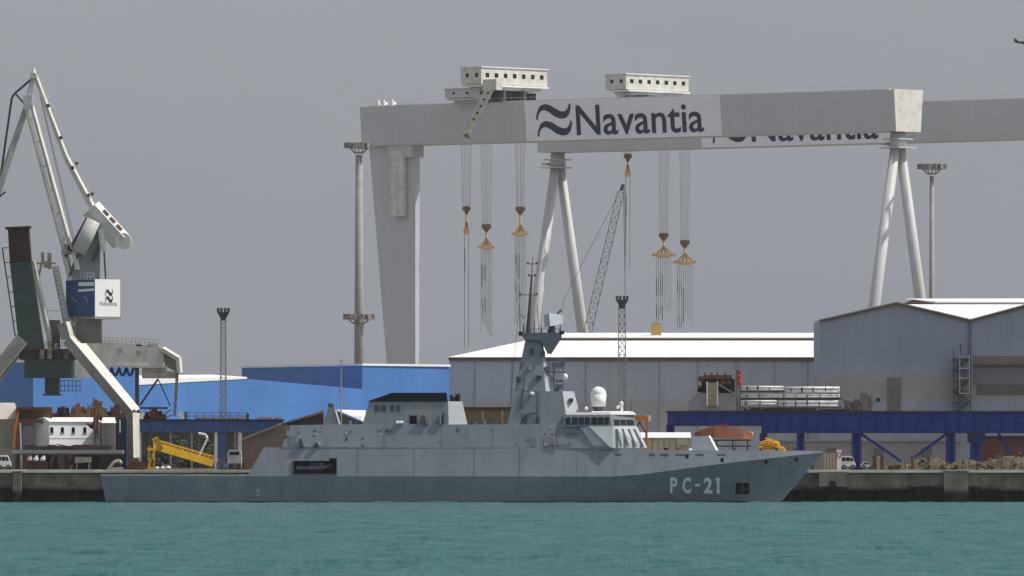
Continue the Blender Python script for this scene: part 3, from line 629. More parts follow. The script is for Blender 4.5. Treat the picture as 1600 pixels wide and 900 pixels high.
def trolley(d, pa, pb, pc, q0, q1, label, arm=False, vfront=-6.5, low=False, win=7):
    u1 = g_u(pb, vfront + d); u0 = g_u(pa, vfront + d); v1 = g_v(pc, u1) - d
    base = GL + ax * u0 + cr_ * d
    t = thing('crane_trolley', (base.x, base.y, ZT), label, 'crane trolley', 'trolleys on the gantry cranes', -TH_G)
    L = u1 - u0; zt, zb = g_z(q0, u1, vfront + d) - ZT, g_z(q1, u1, vfront + d) - ZT
    B = lambda m, n, mt, par=None: m.build(n, mt, par or t, False, True)
    m = MB(); m.box(0, L, vfront, v1, zb, zt); h = B(m, 'machine_house', CREAM if not low else CRGREY)
    m = MB(); m.box(-.3, L + .3, vfront - .3, v1 + .3, zt, zt + .25); B(m, 'house_roof', WHITE if not low else CRGREY)
    H = zt - zb
    for k in range(win):
        v = lerp(vfront + 2.2, v1 - 2.0, k / (win - 1) if k < win - 1 else 1); m = MB(); m.box(L, L + .06, v - .62, v + .62, zb + H * .42, zb + H * .68); wn = B(m, 'window', GLASS, h)
    for k in range(2):
        m = MB(); uu = L * (.25 + .45 * k); m.box(uu, uu + .9, vfront - .06, vfront, zb + H * .42, zb + H * .66); B(m, 'window', GLASS, h)
    m = MB(); m.box(L * .05, L + .7, vfront + .2, v1 - .2, zb - .55, zb - .12); B(m, 'walkway', WHITE if not low else CRGREY)
    m = MB(); m.box(.3, L - .3, vfront + 3, v1 - 2, zb - 1.3, zb - .56); B(m, 'underframe', CRGREY)
    m = MB()
    for v in (1.5, GW - 1.5):
        m.box(-.5, L + .5, v - .5, v + .5, .36, max(.9, zb - 1.31))
    B(m, 'wheel_bogie', NAVYD)
    m = MB()
    for v in (vfront + 2.5, 0, 4, GW, GW + 3):
        if v < v1 - 1: m.box(L * .3, L * .55, v - .4, v + .4, .9, max(1.0, zb - .6))
    B(m, 'support_post', CRLEG)
    m = MB()
    for v, dz in ((v1 - 3.5, 0), (v1 - 7, .4), (vfront + 8, .2), (vfront + 12, 0)): m.box(L * .2, L * .8, v - .9, v + .9, 1.0, 2.6 + dz)
    if not low: B(m, 'hoist_winch', RUSTD)
    if arm:
        # maintenance crane: slewing head over the house corner and a lattice arm hanging down in front
        hp = lambda px, py, v: (g_u(px, v + d) - u0, v, g_z(py, g_u(px, v + d), v + d) - ZT)
        m = MB(); m.beam(hp(766, 138, -8), hp(735, 196, -8), 2.0, 1.5, .6); m.beam(hp(735, 194, -8), hp(730, 207, -8), 1.5, 1.2, .6); am = B(m, 'service_arm', CREAM)
        m = MB(); m.box(*[c for c in ()] or (hp(762, 0, -8)[0] - .9, hp(776, 0, -8)[0] + .6, -8.8, -6.6, hp(768, 141, -8)[2], hp(768, 124, -8)[2])); B(m, 'service_crane_head', CREAM)
        for k in range(5):
            f = .12 + .18 * k; a = Vector(hp(lerp(766, 735, f), lerp(138, 196, f), -9.0)); m = MB(); m.ball(a, .28, seg=8); B(m, 'lattice_hole', BLACK, am)
        m = MB(); a = Vector(hp(729, 209, -8)); m.tube(a, a - Vector((0, 0, 1.0)), .5, .3, 8); m.beam(a - Vector((1, 0, .4)), a - Vector((-1.2, 0, .9)), .3, .3); B(m, 'hook', HOOKB)
    return t
trolley(0, 720, 752, 855, 105, 131, 'tall white trolley house with windows and a hanging white service arm on the near gantry', True)
trolley(D2, 946, 978, 1076, 116, 139, 'white trolley house with a row of small windows standing alone on the far gantry')
trolley(0, 695, 742, 782, 138.5, 152, 'low grey trolley left of the white service arm on the near gantry', low=True, win=3, vfront=-4)

def hook(d, px, qt, qb, qf, wide, qe, label, tiers=()):
    u = g_u(px, GW + 1.5 + d); p = g_world(u, GW + 1.5, 0, d); Y = p.y; sc = Y / F
    t = thing('lifting_hook', (p.x, p.y, wz(qf, Y)), label, 'lifting hook', 'lifting tackle hanging from the gantries')
    m = MB()
    for k in range(7):
        xo = (-8.5 + 2.8 * k + R.uniform(-.6, .6)) * sc; m.tube((p.x + xo * (1.0 if qt < qb - 30 else .6), Y + (k % 2) * .8, ZB + 3), (p.x + xo * .75, Y + (k % 2) * .8, wz(qb, Y)), .045, n=4)
    m.build('hoist_rope', CABLE, t)
    bw = 7 if wide else 5
    m = MB(); m.prism([(px - bw, qb), (px + bw, qb), (px + bw * .8, qb + 7), (px + 2.4, qb + 12), (px - 2.4, qb + 12), (px - bw * .8, qb + 7)], Y - .8, 1.6)
    for k in (-1, 1): m.tube((p.x + k * bw * .55 * sc, Y - 1.0, wz(qb + 4, Y)), (p.x + k * bw * .55 * sc, Y + 1.0, wz(qb + 4, Y)), 4.0 * sc, n=12)
    m.build('sheave_block', HOOKB, t)
    m = MB(); m.tube(P(px, qb + 12, Y), P(px, qf - 12, Y), .28, n=8); m.build('shank', HOOKT, t)
    fw = {0: 5, 1: 13, 2: 18}[wide]
    m = MB(); top = P(px, qf - 14, Y)
    for a in (-1, 1):
        m.beam(top, P(px + a * fw * .62, qf - 2, Y), .55, .8); m.beam(top, P(px + a * fw * .2, qf - 2, Y) + Vector((0, .8, 0)), .4, .5)
    m.box(p.x - fw * sc, p.x + fw * sc, Y - .5, Y + .5, wz(qf + 1.5, Y), wz(qf - 2.5, Y))
    m.box(p.x - fw * .5 * sc, p.x + fw * .5 * sc, Y - .7, Y + .7, wz(qf + 4, Y), wz(qf - 1, Y)); m.build('spreader', HOOKT, t)
    m = MB()
    n = 2 if not wide else 8
    for k in range(n):
        xx = px + (-fw * .8 + 1.6 * fw * k / (n - 1)) * .8
        m.tube(P(xx, qf + 2, Y), P(xx, qe - R.uniform(0, 30) * (wide > 0), Y), .05 if wide else .07, n=4)
    m.build('sling', CABLE, t)
    m = MB()
    for k in range(n // 2):
        xx = px + (-fw * .8 + 1.6 * fw * (k + .2) / n) * .8; a = R.uniform(qf + 25, qf + 40); m.tube(P(xx, a, Y), P(xx, a + R.uniform(15, 40), Y), .075, n=4)
        if wide: a = R.uniform(qf + 75, qf + 90); m.tube(P(xx, a, Y), P(xx, min(qe, a + R.uniform(12, 25)), Y), .07, n=4)
    m.build('shackle_chain', CABLED, t)
hook(0, 729, 225, 322, 362, 0, 545, 'narrow hook with two long slings, leftmost of the hanging tackle')
hook(0, 760, 225, 350, 387, 1, 530, 'ochre hook with a triangular spreader between the two other near gantry hooks')
hook(0, 813, 225, 323, 366, 1, 520, 'ochre hook hanging just left of the far gantry A-frame leg')
hook(D2, 981, 236, 240, 272, 0, 420, 'hook hauled right up under the far gantry girder')
hook(D2, 1037, 236, 364, 399, 2, 505, 'wide ochre spreader hook above the small yellow box on the grey hall roof')
hook(D2, 1070, 236, 375, 410, 2, 512, 'wide ochre spreader hook, rightmost and lowest hanging of the tackle')

# ------------------------------------------------------------------ lattice boom crane behind the grey hall
Y = 1850
mc = thing('crawler_crane', (wx(925, Y), Y, GZ), 'thin grey lattice boom leaning right behind the grey hall', 'lattice crane')
def lattice(m, a, b, w, n, r, wtop=None):
    a, b = Vector(a), Vector(b); d = (b - a).normalized(); sdv = d.cross(Vector((0, 1, 0))).normalized(); dp = sdv.cross(d); wtop = wtop or w
    def ring(t): c = a.lerp(b, t); k = lerp(w, wtop, t) / 2; return [c + sdv * i * k + dp * j * k for i, j in ((-1, -1), (1, -1), (1, 1), (-1, 1))]
    prev = None
    for i in range(n + 1):
        g_ = ring(i / n)
        if prev:
            for k in range(4):
                m.tube(prev[k], g_[k], r, n=5); m.tube(prev[k], g_[(k + 1) % 4], r * .6, n=4)
        for k in range(4): m.tube(g_[k], g_[(k + 1) % 4], r * .6, n=4)
        prev = g_
m = MB(); lattice(m, P(918, 520, Y), P(970, 300, Y), 1.5, 14, .07, 1.2); lattice(m, P(918, 520, Y), P(868, 700, Y) if False else P(916, 700, Y), 1.5, 8, .08); m.build('boom', mat('boom_grey', (.16, .16, .17), .7), mc)
m = MB(); m.tube(P(970, 298, Y), P(974, 288, Y), .3, n=6); m.build('boom_head', NAVYD, mc)
m = MB(); m.tube(P(968, 300, Y), P(880, 470, Y), .05, n=4); m.tube(P(880, 470, Y), P(860, 640, Y), .05, n=4); m.build('pendant_rope', CABLE, mc)
m = MB(); m.tube(P(974, 290, Y), P(977, 466, Y), .05, n=4); m.tube(P(976, 290, Y), P(977.5, 400, Y), .05, n=4); m.build('hoist_rope', CABLED, mc)
MB().box(wx(850, Y), wx(925, Y), Y - 2, Y + 3, GZ + 1.4, GZ + 4.2).build('cab_body', YELLOW, mc)
m = MB()
for yy in (Y - 2.6, Y + 2.4): m.box(wx(846, Y), wx(924, Y), yy, yy + .9, GZ + .02, GZ + 1.3)
m.build('crawler_track', TYRE, mc)

# ------------------------------------------------------------------ tall light masts
def light_mast(px, qtop, Y, label, lower=None, r=.75):
    t = thing('light_mast', (wx(px, Y), Y, GZ), label, 'light mast', 'tall yard light masts')
    c = Vector((wx(px, Y), Y, 0)); zt = wz(qtop, Y); s_ = Y / F
    m = MB(); m.tube(c + Vector((0, 0, GZ)), c + Vector((0, 0, zt - 20 * s_)), r, r * .62, 14); m.build('pole', POLEM, t, True)
    def crown(z, r0, r1, h, nm):
        m = MB(); n = 12
        for k in range(n):
            a = 2 * math.pi * k / n; dv = Vector((math.cos(a), math.sin(a), 0)); m.tube(c + dv * r0 + Vector((0, 0, z)), c + dv * r1 + Vector((0, 0, z + h)), .09, n=5)
            b = 2 * math.pi * (k + 1) / n; d2 = Vector((math.cos(b), math.sin(b), 0))
            m.tube(c + dv * r1 + Vector((0, 0, z + h)), c + d2 * r1 + Vector((0, 0, z + h)), .09, n=5); m.tube(c + dv * lerp(r0, r1, .55) + Vector((0, 0, z + h * .5)), c + d2 * lerp(r0, r1, .55) + Vector((0, 0, z + h * .5)), .07, n=5)
        m.tube(c + Vector((0, 0, z - .1)), c + Vector((0, 0, z + .15)), r0, n=14); m.build(nm + '_basket', POLEB, t)
        for k in range(n):
            a = 2 * math.pi * (k + .5) / n; dv = Vector((math.cos(a), math.sin(a), 0)); q = c + dv * (r1 * .9) + Vector((0, 0, z + h * .8))
            m = MB(); m.beam(q - Vector((0, 0, .5)), q + Vector((0, 0, .45)), .8, .5, a); m.build('floodlight', mat('floodlight_grey', (.24, .22, .22), .5), t)
    crown(zt - 17 * s_, 7 * s_, 22 * s_, 15 * s_, 'lamp')
    if lower: crown(wz(lower, Y) - 10 * s_, 10 * s_, 24 * s_, 13 * s_, 'lower')
    return t
light_mast(561, 222, 1700, 'thick tall light mast with two lamp rings left of the gantry leg', 495, .95)
light_mast(1456, 255, 1800, 'slender light mast with one lamp ring right of the white A-frame leg', None, .62)

def lattice_mast(px, q0, q1, Y, w, label, mt, head=True, n=22):
    t = thing('lattice_mast', (wx(px, Y), Y, GZ), label, 'lattice mast', 'slim lattice masts')
    m = MB(); lattice(m, P(px, q1, Y), P(px, q0, Y), w, n, .075, w * .75); m.build('mast_frame', mt, t)
    if head:
        m = MB(); s_ = Y / F; c = P(px, q0, Y); m.box(c.x - 9 * s_, c.x + 9 * s_, Y - .8, Y + .8, c.z - .1, c.z + .12)
        for k in (-8, -3, 3, 8): m.box(c.x + (k - 2) * s_, c.x + (k + 2) * s_, Y - .9, Y - .3, c.z + .12, c.z + .7)
        m.hull8([(c.x - 8 * s_, Y - .6, c.z - .1), (c.x + 8 * s_, Y - .6, c.z - .1), (c.x + 8 * s_, Y + .6, c.z - .1), (c.x - 8 * s_, Y + .6, c.z - .1)], [(c.x - 3 * s_, Y - .3, c.z - 1.1), (c.x + 3 * s_, Y - .3, c.z - 1.1), (c.x + 3 * s_, Y + .3, c.z - 1.1), (c.x - 3 * s_, Y + .3, c.z - 1.1)])
        m.build('lamp_head', NAVYD, t)
lattice_mast(349, 489, 735, 1425, .95, 'brown lattice lighting mast in front of the blue halls', POLEB)
lattice_mast(972, 470, 735, 1430, 1.2, 'brown lattice lighting mast in front of the grey hall', POLEB)

# ------------------------------------------------------------------ blue halls
def yplan(px, Y): return (wx(px, Y), Y)
Y = 1480
h = thing('blue_hall', (wx(300, Y), Y, GZ), 'low blue hall with a shallow white edged roof behind the jib crane', 'hall', 'blue workshop halls')
a, b = 1470, 1530                                  # the wall turns away to the right
def on_wall(px, py): 
    f = (px - 52) / (566 - 52); YY = 1 / lerp(1 / a, 1 / b, f); return P(px, py, YY)
front = [(205, 735), (205, 602.3), (385, 592), (566, 608), (566, 735)]
m = MB(); m.hull8([on_wall(*p) for p in front], [on_wall(*p) + Vector((-12, 18, 0)) for p in front]); m.build('wall', BLUEW, h)
rf = [(204, 591.6), (386, 589), (386, 591.9), (204, 602.2)]
m = MB(); m.hull8([on_wall(*p) + Vector((0, -.15, 0)) for p in rf], [on_wall(*p) + Vector((-6, 14, .5)) for p in rf]); m.build('roof', ROOFW, h)
Y = 1462
h = thing('blue_hall', (wx(52, Y), Y, GZ), 'leftmost blue hall, its dark corner behind the dark green crane tower', 'hall', 'blue workshop halls')
A, Bp, Dp = Vector(yplan(52, Y)), Vector(yplan(-70, 1490)), Vector(yplan(213, 1478.5)); Cp = Bp + Dp - A; zt = wz(566, Y)
m = MB(); m.plan([(v.x, v.y) for v in (A, Dp, Cp, Bp)], GZ, zt); m.build('wall', BLUEW, h)
ctr = (A + Cp) / 2; ring = [v + (v - ctr).normalized() * .25 for v in (A, Dp, Cp, Bp)]
m = MB(); m.plan([(v.x, v.y) for v in ring], zt + .01, zt + .4); m.build('roof', ROOFW, h)
Y = 1540
h = thing('blue_hall', (wx(565, Y), Y, GZ), 'taller blue hall with a dark shaded side, left of the grey hall', 'hall', 'blue workshop halls')
A, Bp, Dp = Vector(yplan(566, Y)), Vector(yplan(378, 1575)), Vector(yplan(702, 1556))
Cp = Bp + Dp - A; zt = wz(571.5, Y); ztw = zt
m = MB(); m.plan([(v.x, v.y) for v in (A, Dp, Cp, Bp)], GZ, ztw); m.build('wall', BLUEW, h)
m = MB(); e = .25; ctr = (A + Cp) / 2
ring = [v + (v - ctr).normalized() * e for v in (A, Dp, Cp, Bp)]
m.hull8([(v.x, v.y, ztw + .01) for v in ring], [(lerp(v.x, ctr.x, .0), lerp(v.y, ctr.y, .0), ztw + .35) for v in ring])
rr_ = [(v.x, v.y, ztw + .36) for v in ring]; mid1 = (ring[0] + ring[1]) / 2; mid2 = (ring[2] + ring[3]) / 2
m.build('roof', ROOFW, h)
# ------------------------------------------------------------------ grey hall
Y = 1570
h = thing('grey_hall', (wx(990, Y), Y, GZ), 'long grey hall with a stepped white roof behind the warship mast', 'hall')
x0, x1 = wx(702, Y), wx(1300, Y); ze = wz(560.5, Y); s_ = Y / F
MB().box(x0, x1, Y, Y + 40, GZ, ze).build('wall', HALLG, h)
zr = wz(534, Y + 26)
m = MB(); m.hull8([(x0 - .2, Y - .3, ze + .02), (x1, Y - .3, ze + .02), (x1, Y + 26, zr), (wx(822, Y + 26), Y + 26, zr)], [(x0 - .2, Y - .3, ze + .25), (x1, Y - .3, ze + .25), (x1, Y + 26, zr + .2), (wx(822, Y + 26), Y + 26, zr + .2)])
m.build('lower_roof', ROOFW, h)
xm = wx(868, Y + 26.5); MB().box(xm, x1, Y + 26.05, Y + 27, zr - .5, wz(528.5, Y + 26)).build('clerestory', BROWNL, h)
zc = wz(528.4, Y + 26)
m = MB(); m.hull8([(xm - .5, Y + 25.8, zc), (x1, Y + 25.8, zc), (x1, Y + 40, wz(521, Y + 40)), (wx(882, Y + 40), Y + 40, wz(521, Y + 40))], [(xm - .5, Y + 25.8, zc + .2), (x1, Y + 25.8, zc + .2), (x1, Y + 40, wz(520, Y + 40)), (wx(882, Y + 40), Y + 40, wz(520, Y + 40))]); m.build('upper_roof', ROOFW, h)
MB().box(x0 - .1, x1, Y - .36, Y - .31, ze - .3, ze + .24).build('gutter', BROWNL, h)
for px in (742, 800, 858, 915, 1030, 1090, 1150, 1210, 1262): MB().box(wx(px, Y) - .09, wx(px, Y) + .09, Y - .1, Y - .003, GZ, ze - .35).build('downpipe', mat('downpipe_grey', (.27, .275, .30), .6), h)
o = MB().box(wx(1017, Y + 32), wx(1033, Y + 32), Y + 31, Y + 33, wz(524.5, Y + 32), wz(506, Y + 32)); o.box(wx(1019, Y + 32), wx(1031, Y + 32), Y + 31.3, Y + 32.7, wz(506, Y + 32), wz(504.5, Y + 32))
tag(o.build('ventilator_box', mat('ochre_box', (.42, .30, .10), .7)), 'small ochre box standing on the grey hall roof', 'roof box')
# ------------------------------------------------------------------ right hall
Y = 1470
h = thing('twin_gable_hall', (wx(1450, Y), Y, GZ), 'blue grey hall with a zigzag gable line at the right edge', 'hall')
front = [(1281, 760), (1281, 502), (1401, 474.5), (1516, 501.5), (1630, 471), (1740, 500), (1740, 760)]
front = [(x, min(y, 733.8)) for x, y in front]
m = MB(); f = [P(x, y, Y) for x, y in front]; b = [v + Vector((0, 30, 0)) for v in f]
n = len(f); va = [m.bm.verts.new(v) for v in f]; m.bm.faces.new(va); vb = [m.bm.verts.new(v) for v in b]; m.bm.faces.new(vb[::-1])
for i in (0, n - 2, n - 1): m.bm.faces.new([va[i], va[(i + 1) % n], vb[(i + 1) % n], vb[i]])
m.build('wall', HALLR, h)
m = MB()
for i in range(1, 5):
    a_, b_ = f[i], f[i + 1]; u = Vector((0, -.25, .02)); d = Vector((0, 30.2, 0)); t_ = Vector((0, 0, .28))
    m.hull8([a_ + u, b_ + u, b_ + u + d, a_ + u + d], [a_ + u + t_, b_ + u + t_, b_ + u + d + t_, a_ + u + d + t_])
m.build('roof', mat('roof_edge_grey', (.34, .34, .36), .6), h)
m = MB()
for i in range(1, 5): m.beam(f[i] + Vector((0, -.3, 0)), f[i + 1] + Vector((0, -.3, 0)), .3, .1)
m.build('gable_flashing', BROWNL, h)
# details on the front: dark stair tower, ladder, bands, small windows
sy = Y - .6
m = MB()
for q in range(560, 650, 17): m.pbox(1489, 1517, q, q + 1.6, Y - 1.6, 1.5)
for p in (1489, 1500, 1515.5): m.pbox(p, p + 1.6, 536 if p == 1500 else 545, 735 if p != 1500 else 650, Y - 1.6, .25)
for k, q in enumerate(range(560, 640, 17)): m.beam(P(1490, q + (0 if k % 2 else 17), Y - 1.0), P(1516, q + (17 if k % 2 else 0), Y - 1.0), .18, .5)
m.build('stair_tower', mat('stair_dark', (.055, .062, .085), .7), h)
m = MB(); m.pbox(1499, 1500.3, 553, 615, Y - 1.9, .12); m.pbox(1514, 1515.3, 553, 615, Y - 1.9, .12)
for q in (557, 575, 590, 614): m.pbox(1500.3, 1514, q, q + 1.4, Y - 1.9, .12)
m.build('ladder', mat('ladder_pale', (.40, .39, .38), .6), h)
def panel(p0, p1, q0, q1, mt, nm, d=.12): MB().pbox(p0, p1, q0, q1, Y - d, d - .003).build(nm, mt, h)
panel(1521, 1760, 569, 572, mat('trim_dark', (.07, .06, .06), .7), 'ledge', .5)
panel(1521, 1760, 556, 569, mat('brown_pane', (.17, .135, .12), .7), 'window_band', .08)
panel(1526, 1760, 601, 617, mat('brown_pane_dark', (.12, .105, .095), .7), 'window_band', .08)
panel(1521, 1760, 572.2, 600.8, mat('grey_pane', (.17, .17, .175), .7), 'window_band', .06)
panel(1386, 1408, 590, 650, mat('brown_strip', (.145, .13, .12), .7), 'wall_patch', .05)
panel(1370, 1375, 622, 627, BLACK, 'vent', .08); panel(1398, 1402, 578, 583, mat('vent_pale', (.3, .3, .3), .7), 'vent', .09)
panel(1514, 1517.5, 503, 556, mat('pipe_grey', (.12, .125, .14), .7), 'downpipe', .3)
# hall behind with the bright roof
Y = 1520
h = thing('white_roofed_hall', (wx(1530, Y), Y, GZ), 'hall with a bright white roof showing above the zigzag gable', 'hall')
xa, xb = wx(1400, Y), wx(1780, Y)
MB().box(xa, xb, Y, Y + 60, GZ, wz(507, Y)).build('wall', HALLR, h)
m = MB(); z0, z1 = wz(507, Y) + .02, wz(477.5, Y + 30)
m.hull8([(xa, Y - .2, z0), (xb, Y - .2, z0), (xb, Y + 30, z1), (wx(1408, Y + 30), Y + 30, z1)], [(xa, Y - .2, z0 + .2), (xb, Y - .2, z0 + .2), (xb, Y + 30, z1 + .2), (wx(1408, Y + 30), Y + 30, z1 + .2)]); m.build('lower_roof', ROOFW, h)
fl = [(1408, 476), (1427, 467.5), (1460, 474), (1790, 474.5), (1790, 478), (1408, 478)]
MB().prism(fl, Y + 30.3, 1).build('clerestory', BROWNL, h)
fl = [(1424, 464.5), (1790, 464), (1790, 473.8), (1462, 473.2)]
m = MB(); f = [P(x, y, Y + 31.5) for x, y in fl]; f[0].y += 24; f[1].y += 24
f[0].z += 0; m.hull8(f, [v + Vector((0, .05, .2)) for v in f]); m.build('upper_roof', ROOFW, h)

# ------------------------------------------------------------------ right blue crane runway
Y = 1402
rw = thing('crane_runway', (wx(1350, Y), Y, GZ), 'deep blue elevated crane runway on posts behind the bow', 'crane runway', 'blue elevated crane runways')
m = MB(); m.pbox(1043, 1190, 645, 664, Y, 1.6); m.pbox(1190.05, 1720, 645, 675, Y, 1.6); gd = m.build('girder', BLUER, rw)
m = MB(); m.pbox(1041, 1722, 643.2, 645, Y - .3, 2.2); m.pbox(1190, 1722, 675.02, 676.8, Y - .3, 2.2); m.pbox(1043, 1189.9, 664.02, 665.6, Y - .3, 2.2); m.build('girder_flange', mat('runway_blue_dark', (.012, .025, .10), .5, .2), rw)
for px in range(1060, 1660, 22): MB().pbox(px, px + 1.1, 645.5, 663 if px < 1190 else 674.5, Y - .18, .17).build('stiffener', BLUER, gd)
def post(p0, p1, q0, par=rw, mt=BLUER, Yp=None, q1=None):
    Yp = Yp or Y + .2; z1 = wz(q0, Yp)
    m = MB(); w_ = (wx(p1, Yp) - wx(p0, Yp)); xa = wx(p0, Yp)
    m.box(xa, xa + w_ * .3, Yp, Yp + 1.0, GZ, z1); m.box(xa + w_ * .7, xa + w_, Yp, Yp + 1.0, GZ, z1); m.box(xa + w_ * .3 + .003, xa + w_ * .7 - .003, Yp + .4, Yp + .6, GZ, z1)
    m.box(xa - .2, xa + w_ + .2, Yp - .1, Yp + 1.1, GZ - .0, GZ + .25) if False else None
    return m.build('post', mt, par)
post(1041, 1054, 664.1); post(1187, 1199, 677); post(1245, 1257, 677); post(1331, 1346, 677); post(1478, 1493, 677); post(1516, 1533, 677); post(1640, 1655, 677)
for a_, b_ in (((1344, 677), (1408, 721)), ((1480, 677), (1424, 718)), ((1560, 677), (1582, 716)), ((1640, 677), (1594, 718))): MB().beam(P(*a_, Y + .6), P(*b_, Y + .6), .4, .4).build('brace', BLUER, rw)
m = MB(); m.pbox(1512, 1540, 677, 692, Y + .1, 1.5); m.build('bracket_box', mat('runway_blue_dark', (.012, .025, .10)), rw)
m = MB(); m.pbox(1041, 1720, 641.9, 643.1, Y + .5, .3); m.build('rail', RUSTD, rw)

# machine on the runway
Y = 1402.2
tm = thing('runway_trolley', (wx(1125, Y), Y, wz(642, Y)), 'tan and grey machine with rusty top riding on the blue runway', 'crane trolley')
MB().prism([(1074, 641.8), (1078, 626), (1090, 614), (1145, 614), (1160, 633), (1162, 641.8)], Y, 1.6).build('lower_body', mat('trolley_grey', (.27, .27, .28), .6, .15, .6), tm)
MB().pbox(1106, 1120, 598, 634, Y - .35, .3).build('cabin_panel', TAN, tm)
m = MB(); m.pbox(1104, 1106, 596, 634, Y - .4, .4); m.pbox(1120, 1122, 596, 634, Y - .4, .4); m.build('cabin_edge', WHITE, tm)
MB().pbox(1096, 1148, 592, 613.9, Y + .2, 1.2).build('engine_bay', RUSTD, tm)
m = MB(); m.pbox(1099, 1144, 586, 591.9, Y - .2, 1.9); m.tube(P(1095, 592, Y - .3), P(1095, 592, Y + 1.5), .42, n=12); m.tube(P(1130, 597, Y - .3), P(1130, 597, Y + 1.5), .35, n=12); m.tube(P(1139, 597, Y - .3), P(1139, 597, Y + 1.5), .35, n=12)
for p in (1102, 1112, 1121, 1133): m.tube(P(p, 586, Y + .5), P(p, 582, Y + .5), .12, n=6)
m.build('winch_drum', RUST, tm)
for a_, b_, k in (((1121, 599), (1152, 618), .18), ((1066, 622), (1096, 602), .12), ((1068, 640), (1084, 614), .1)): MB().beam(P(*a_, Y - .4), P(*b_, Y - .4), k, k).build('strut', TAN, tm)
m = MB(); m.pbox(1090, 1100, 602, 613, Y - .2, .38); m.pbox(1127, 1140, 605, 613, Y - .2, .38); m.build('dark_opening', BLACK, tm)
o = thing('signal_post', (wx(1155, Y), Y, wz(633, Y)), 'red banded post beside the tan runway machine', 'post')
for k in range(3): MB().tube(P(1156, 602 - k * 8, Y), P(1156, 595.5 - k * 8, Y), .36, .36, 10).build('red_lamp', RED, o)
MB().pbox(1151, 1152.6, 577, 641.8, Y, .2).build('backplate', NAVYD, o)
MB().tube(P(1156, 641.8, Y), P(1156, 602, Y), .08, n=6).build('stem', RUSTD, o)
# white pipe racks on the runway
PIPEW = mat('dirty_white_pipe', (.84, .83, .80), .6, .10, .9, streak=.2, rust=.35)
def rack(p0, p1, q0, q1, label):
    t = thing('white_pipe_stack', (wx((p0 + p1) / 2, Y), Y, wz(q1, Y)), label, 'pipe stack', 'white pipes stacked on the blue runway')
    hgt = (q1 - q0); n = max(2, round(hgt / 5.0)); r = hgt / n / 2 * Y / F
    for i in range(n):
        q = q1 - (i + .5) * hgt / n; m = MB()
        for j in range(2): m.tube(P(p0, q, Y + .3 + j * .5), P(p1, q, Y + .3 + j * .5), r * .97, n=10)
        m.build('pipe', PIPEW, t, True)
    for k in range(int((p1 - p0) / 19)):
        p = p0 + 8 + 19 * k + R.uniform(-2, 2); MB().pbox(p, p + R.uniform(.8, 2.2), q0 + R.uniform(-.5, hgt * .3), q1 - R.uniform(0, hgt * .3), Y - .03, .12).build('strap', RUSTD, t)
    return t
rack(1157, 1224, 603, 610, 'short upper left bundle of white pipes nearest the red post'); rack(1226, 1312, 604, 614, 'upper right bundle of white pipes on the blue runway'); rack(1158, 1214, 625, 633, 'lower left bundle of white pipes beside the tan machine'); rack(1216, 1310, 625.5, 636, 'lower right bundle of white pipes on the blue runway'); rack(1158, 1312, 615.5, 621, 'single long middle layer of white pipes between the bundles')
pf = thing('pipe_rack', (wx(1235, Y), Y, wz(642, Y)), 'rusty low frame under the white pipe bundles', 'rack')
for p in (1159, 1186, 1214.8, 1248, 1280, 1308): MB().pbox(p - .5, p + .5, 604, 641.8, Y + 1.2, .15).build('upright', RUST, pf)
m = MB(); m.pbox(1157, 1314, 622, 624.8, Y + 1.0, .2); m.pbox(1157, 1314, 636.5, 638, Y, 1.4); m.pbox(1157, 1314, 611, 613, Y + 1.0, .2); m.build('rack_rail', RUSTD, pf)
m = MB(); m.beam(P(1163, 634, Y - .2), P(1171, 641, Y - .2), .15, .15); m.beam(P(1312, 606, Y), P(1340, 625, Y), .12, .12); m.beam(P(1312, 616, Y), P(1330, 640, Y), .1, .1); m.build('stay', GREYC, pf)
def scrap(px0, px1, q0, q1, Y, name, label, mt, seed, n=14, cat='scrap', group=None, dep=2.5):
    rr = random.Random(seed); m = MB(); s_ = Y / F; zb = wz(q1, Y); W = (px1 - px0) * s_; H = (q1 - q0) * s_; X0 = wx(px0, Y)
    for k in range(n):
        cx = X0 + W * rr.uniform(.08, .92); hh = H * (1 - abs((cx - X0) / W - .5) * .9) * rr.uniform(.35, 1); ww = W * rr.uniform(.08, .26); yy = Y + rr.uniform(0, dep); t = rr.random()
        if t < .45: m.box(cx - ww / 2, cx + ww / 2, yy, yy + ww, zb, zb + hh)
        elif t < .7: m.tube((cx, yy - .4, zb + hh * .6), (cx, yy + .7, zb + hh * .6), min(ww * .8, hh * .4), n=10); m.box(cx - .15, cx + .15, yy - .2, yy + .2, zb, zb + hh * .6)
        else: m.beam((cx, yy, zb), (cx + rr.uniform(-1, 1) * ww * 2, yy, zb + hh), .14, .14)
    o = m.build(name, mt); return tag(o, label, cat, group)
scrap(1316, 1364, 606, 641.8, Y, 'cable_reel_frame', 'rusty grey tangle of machinery at the right end of the pipe bundles', mat('rusty_grey', (.17, .14, .13), .8, .3, .8), 5, 16, 'machinery', dep=1)
scrap(1160, 1320, 637, 642, Y - .15, 'loose_pipework', 'low brown pipework lying along the runway under the pipe bundles', RUSTD, 8, 24, 'pipework', dep=.5)

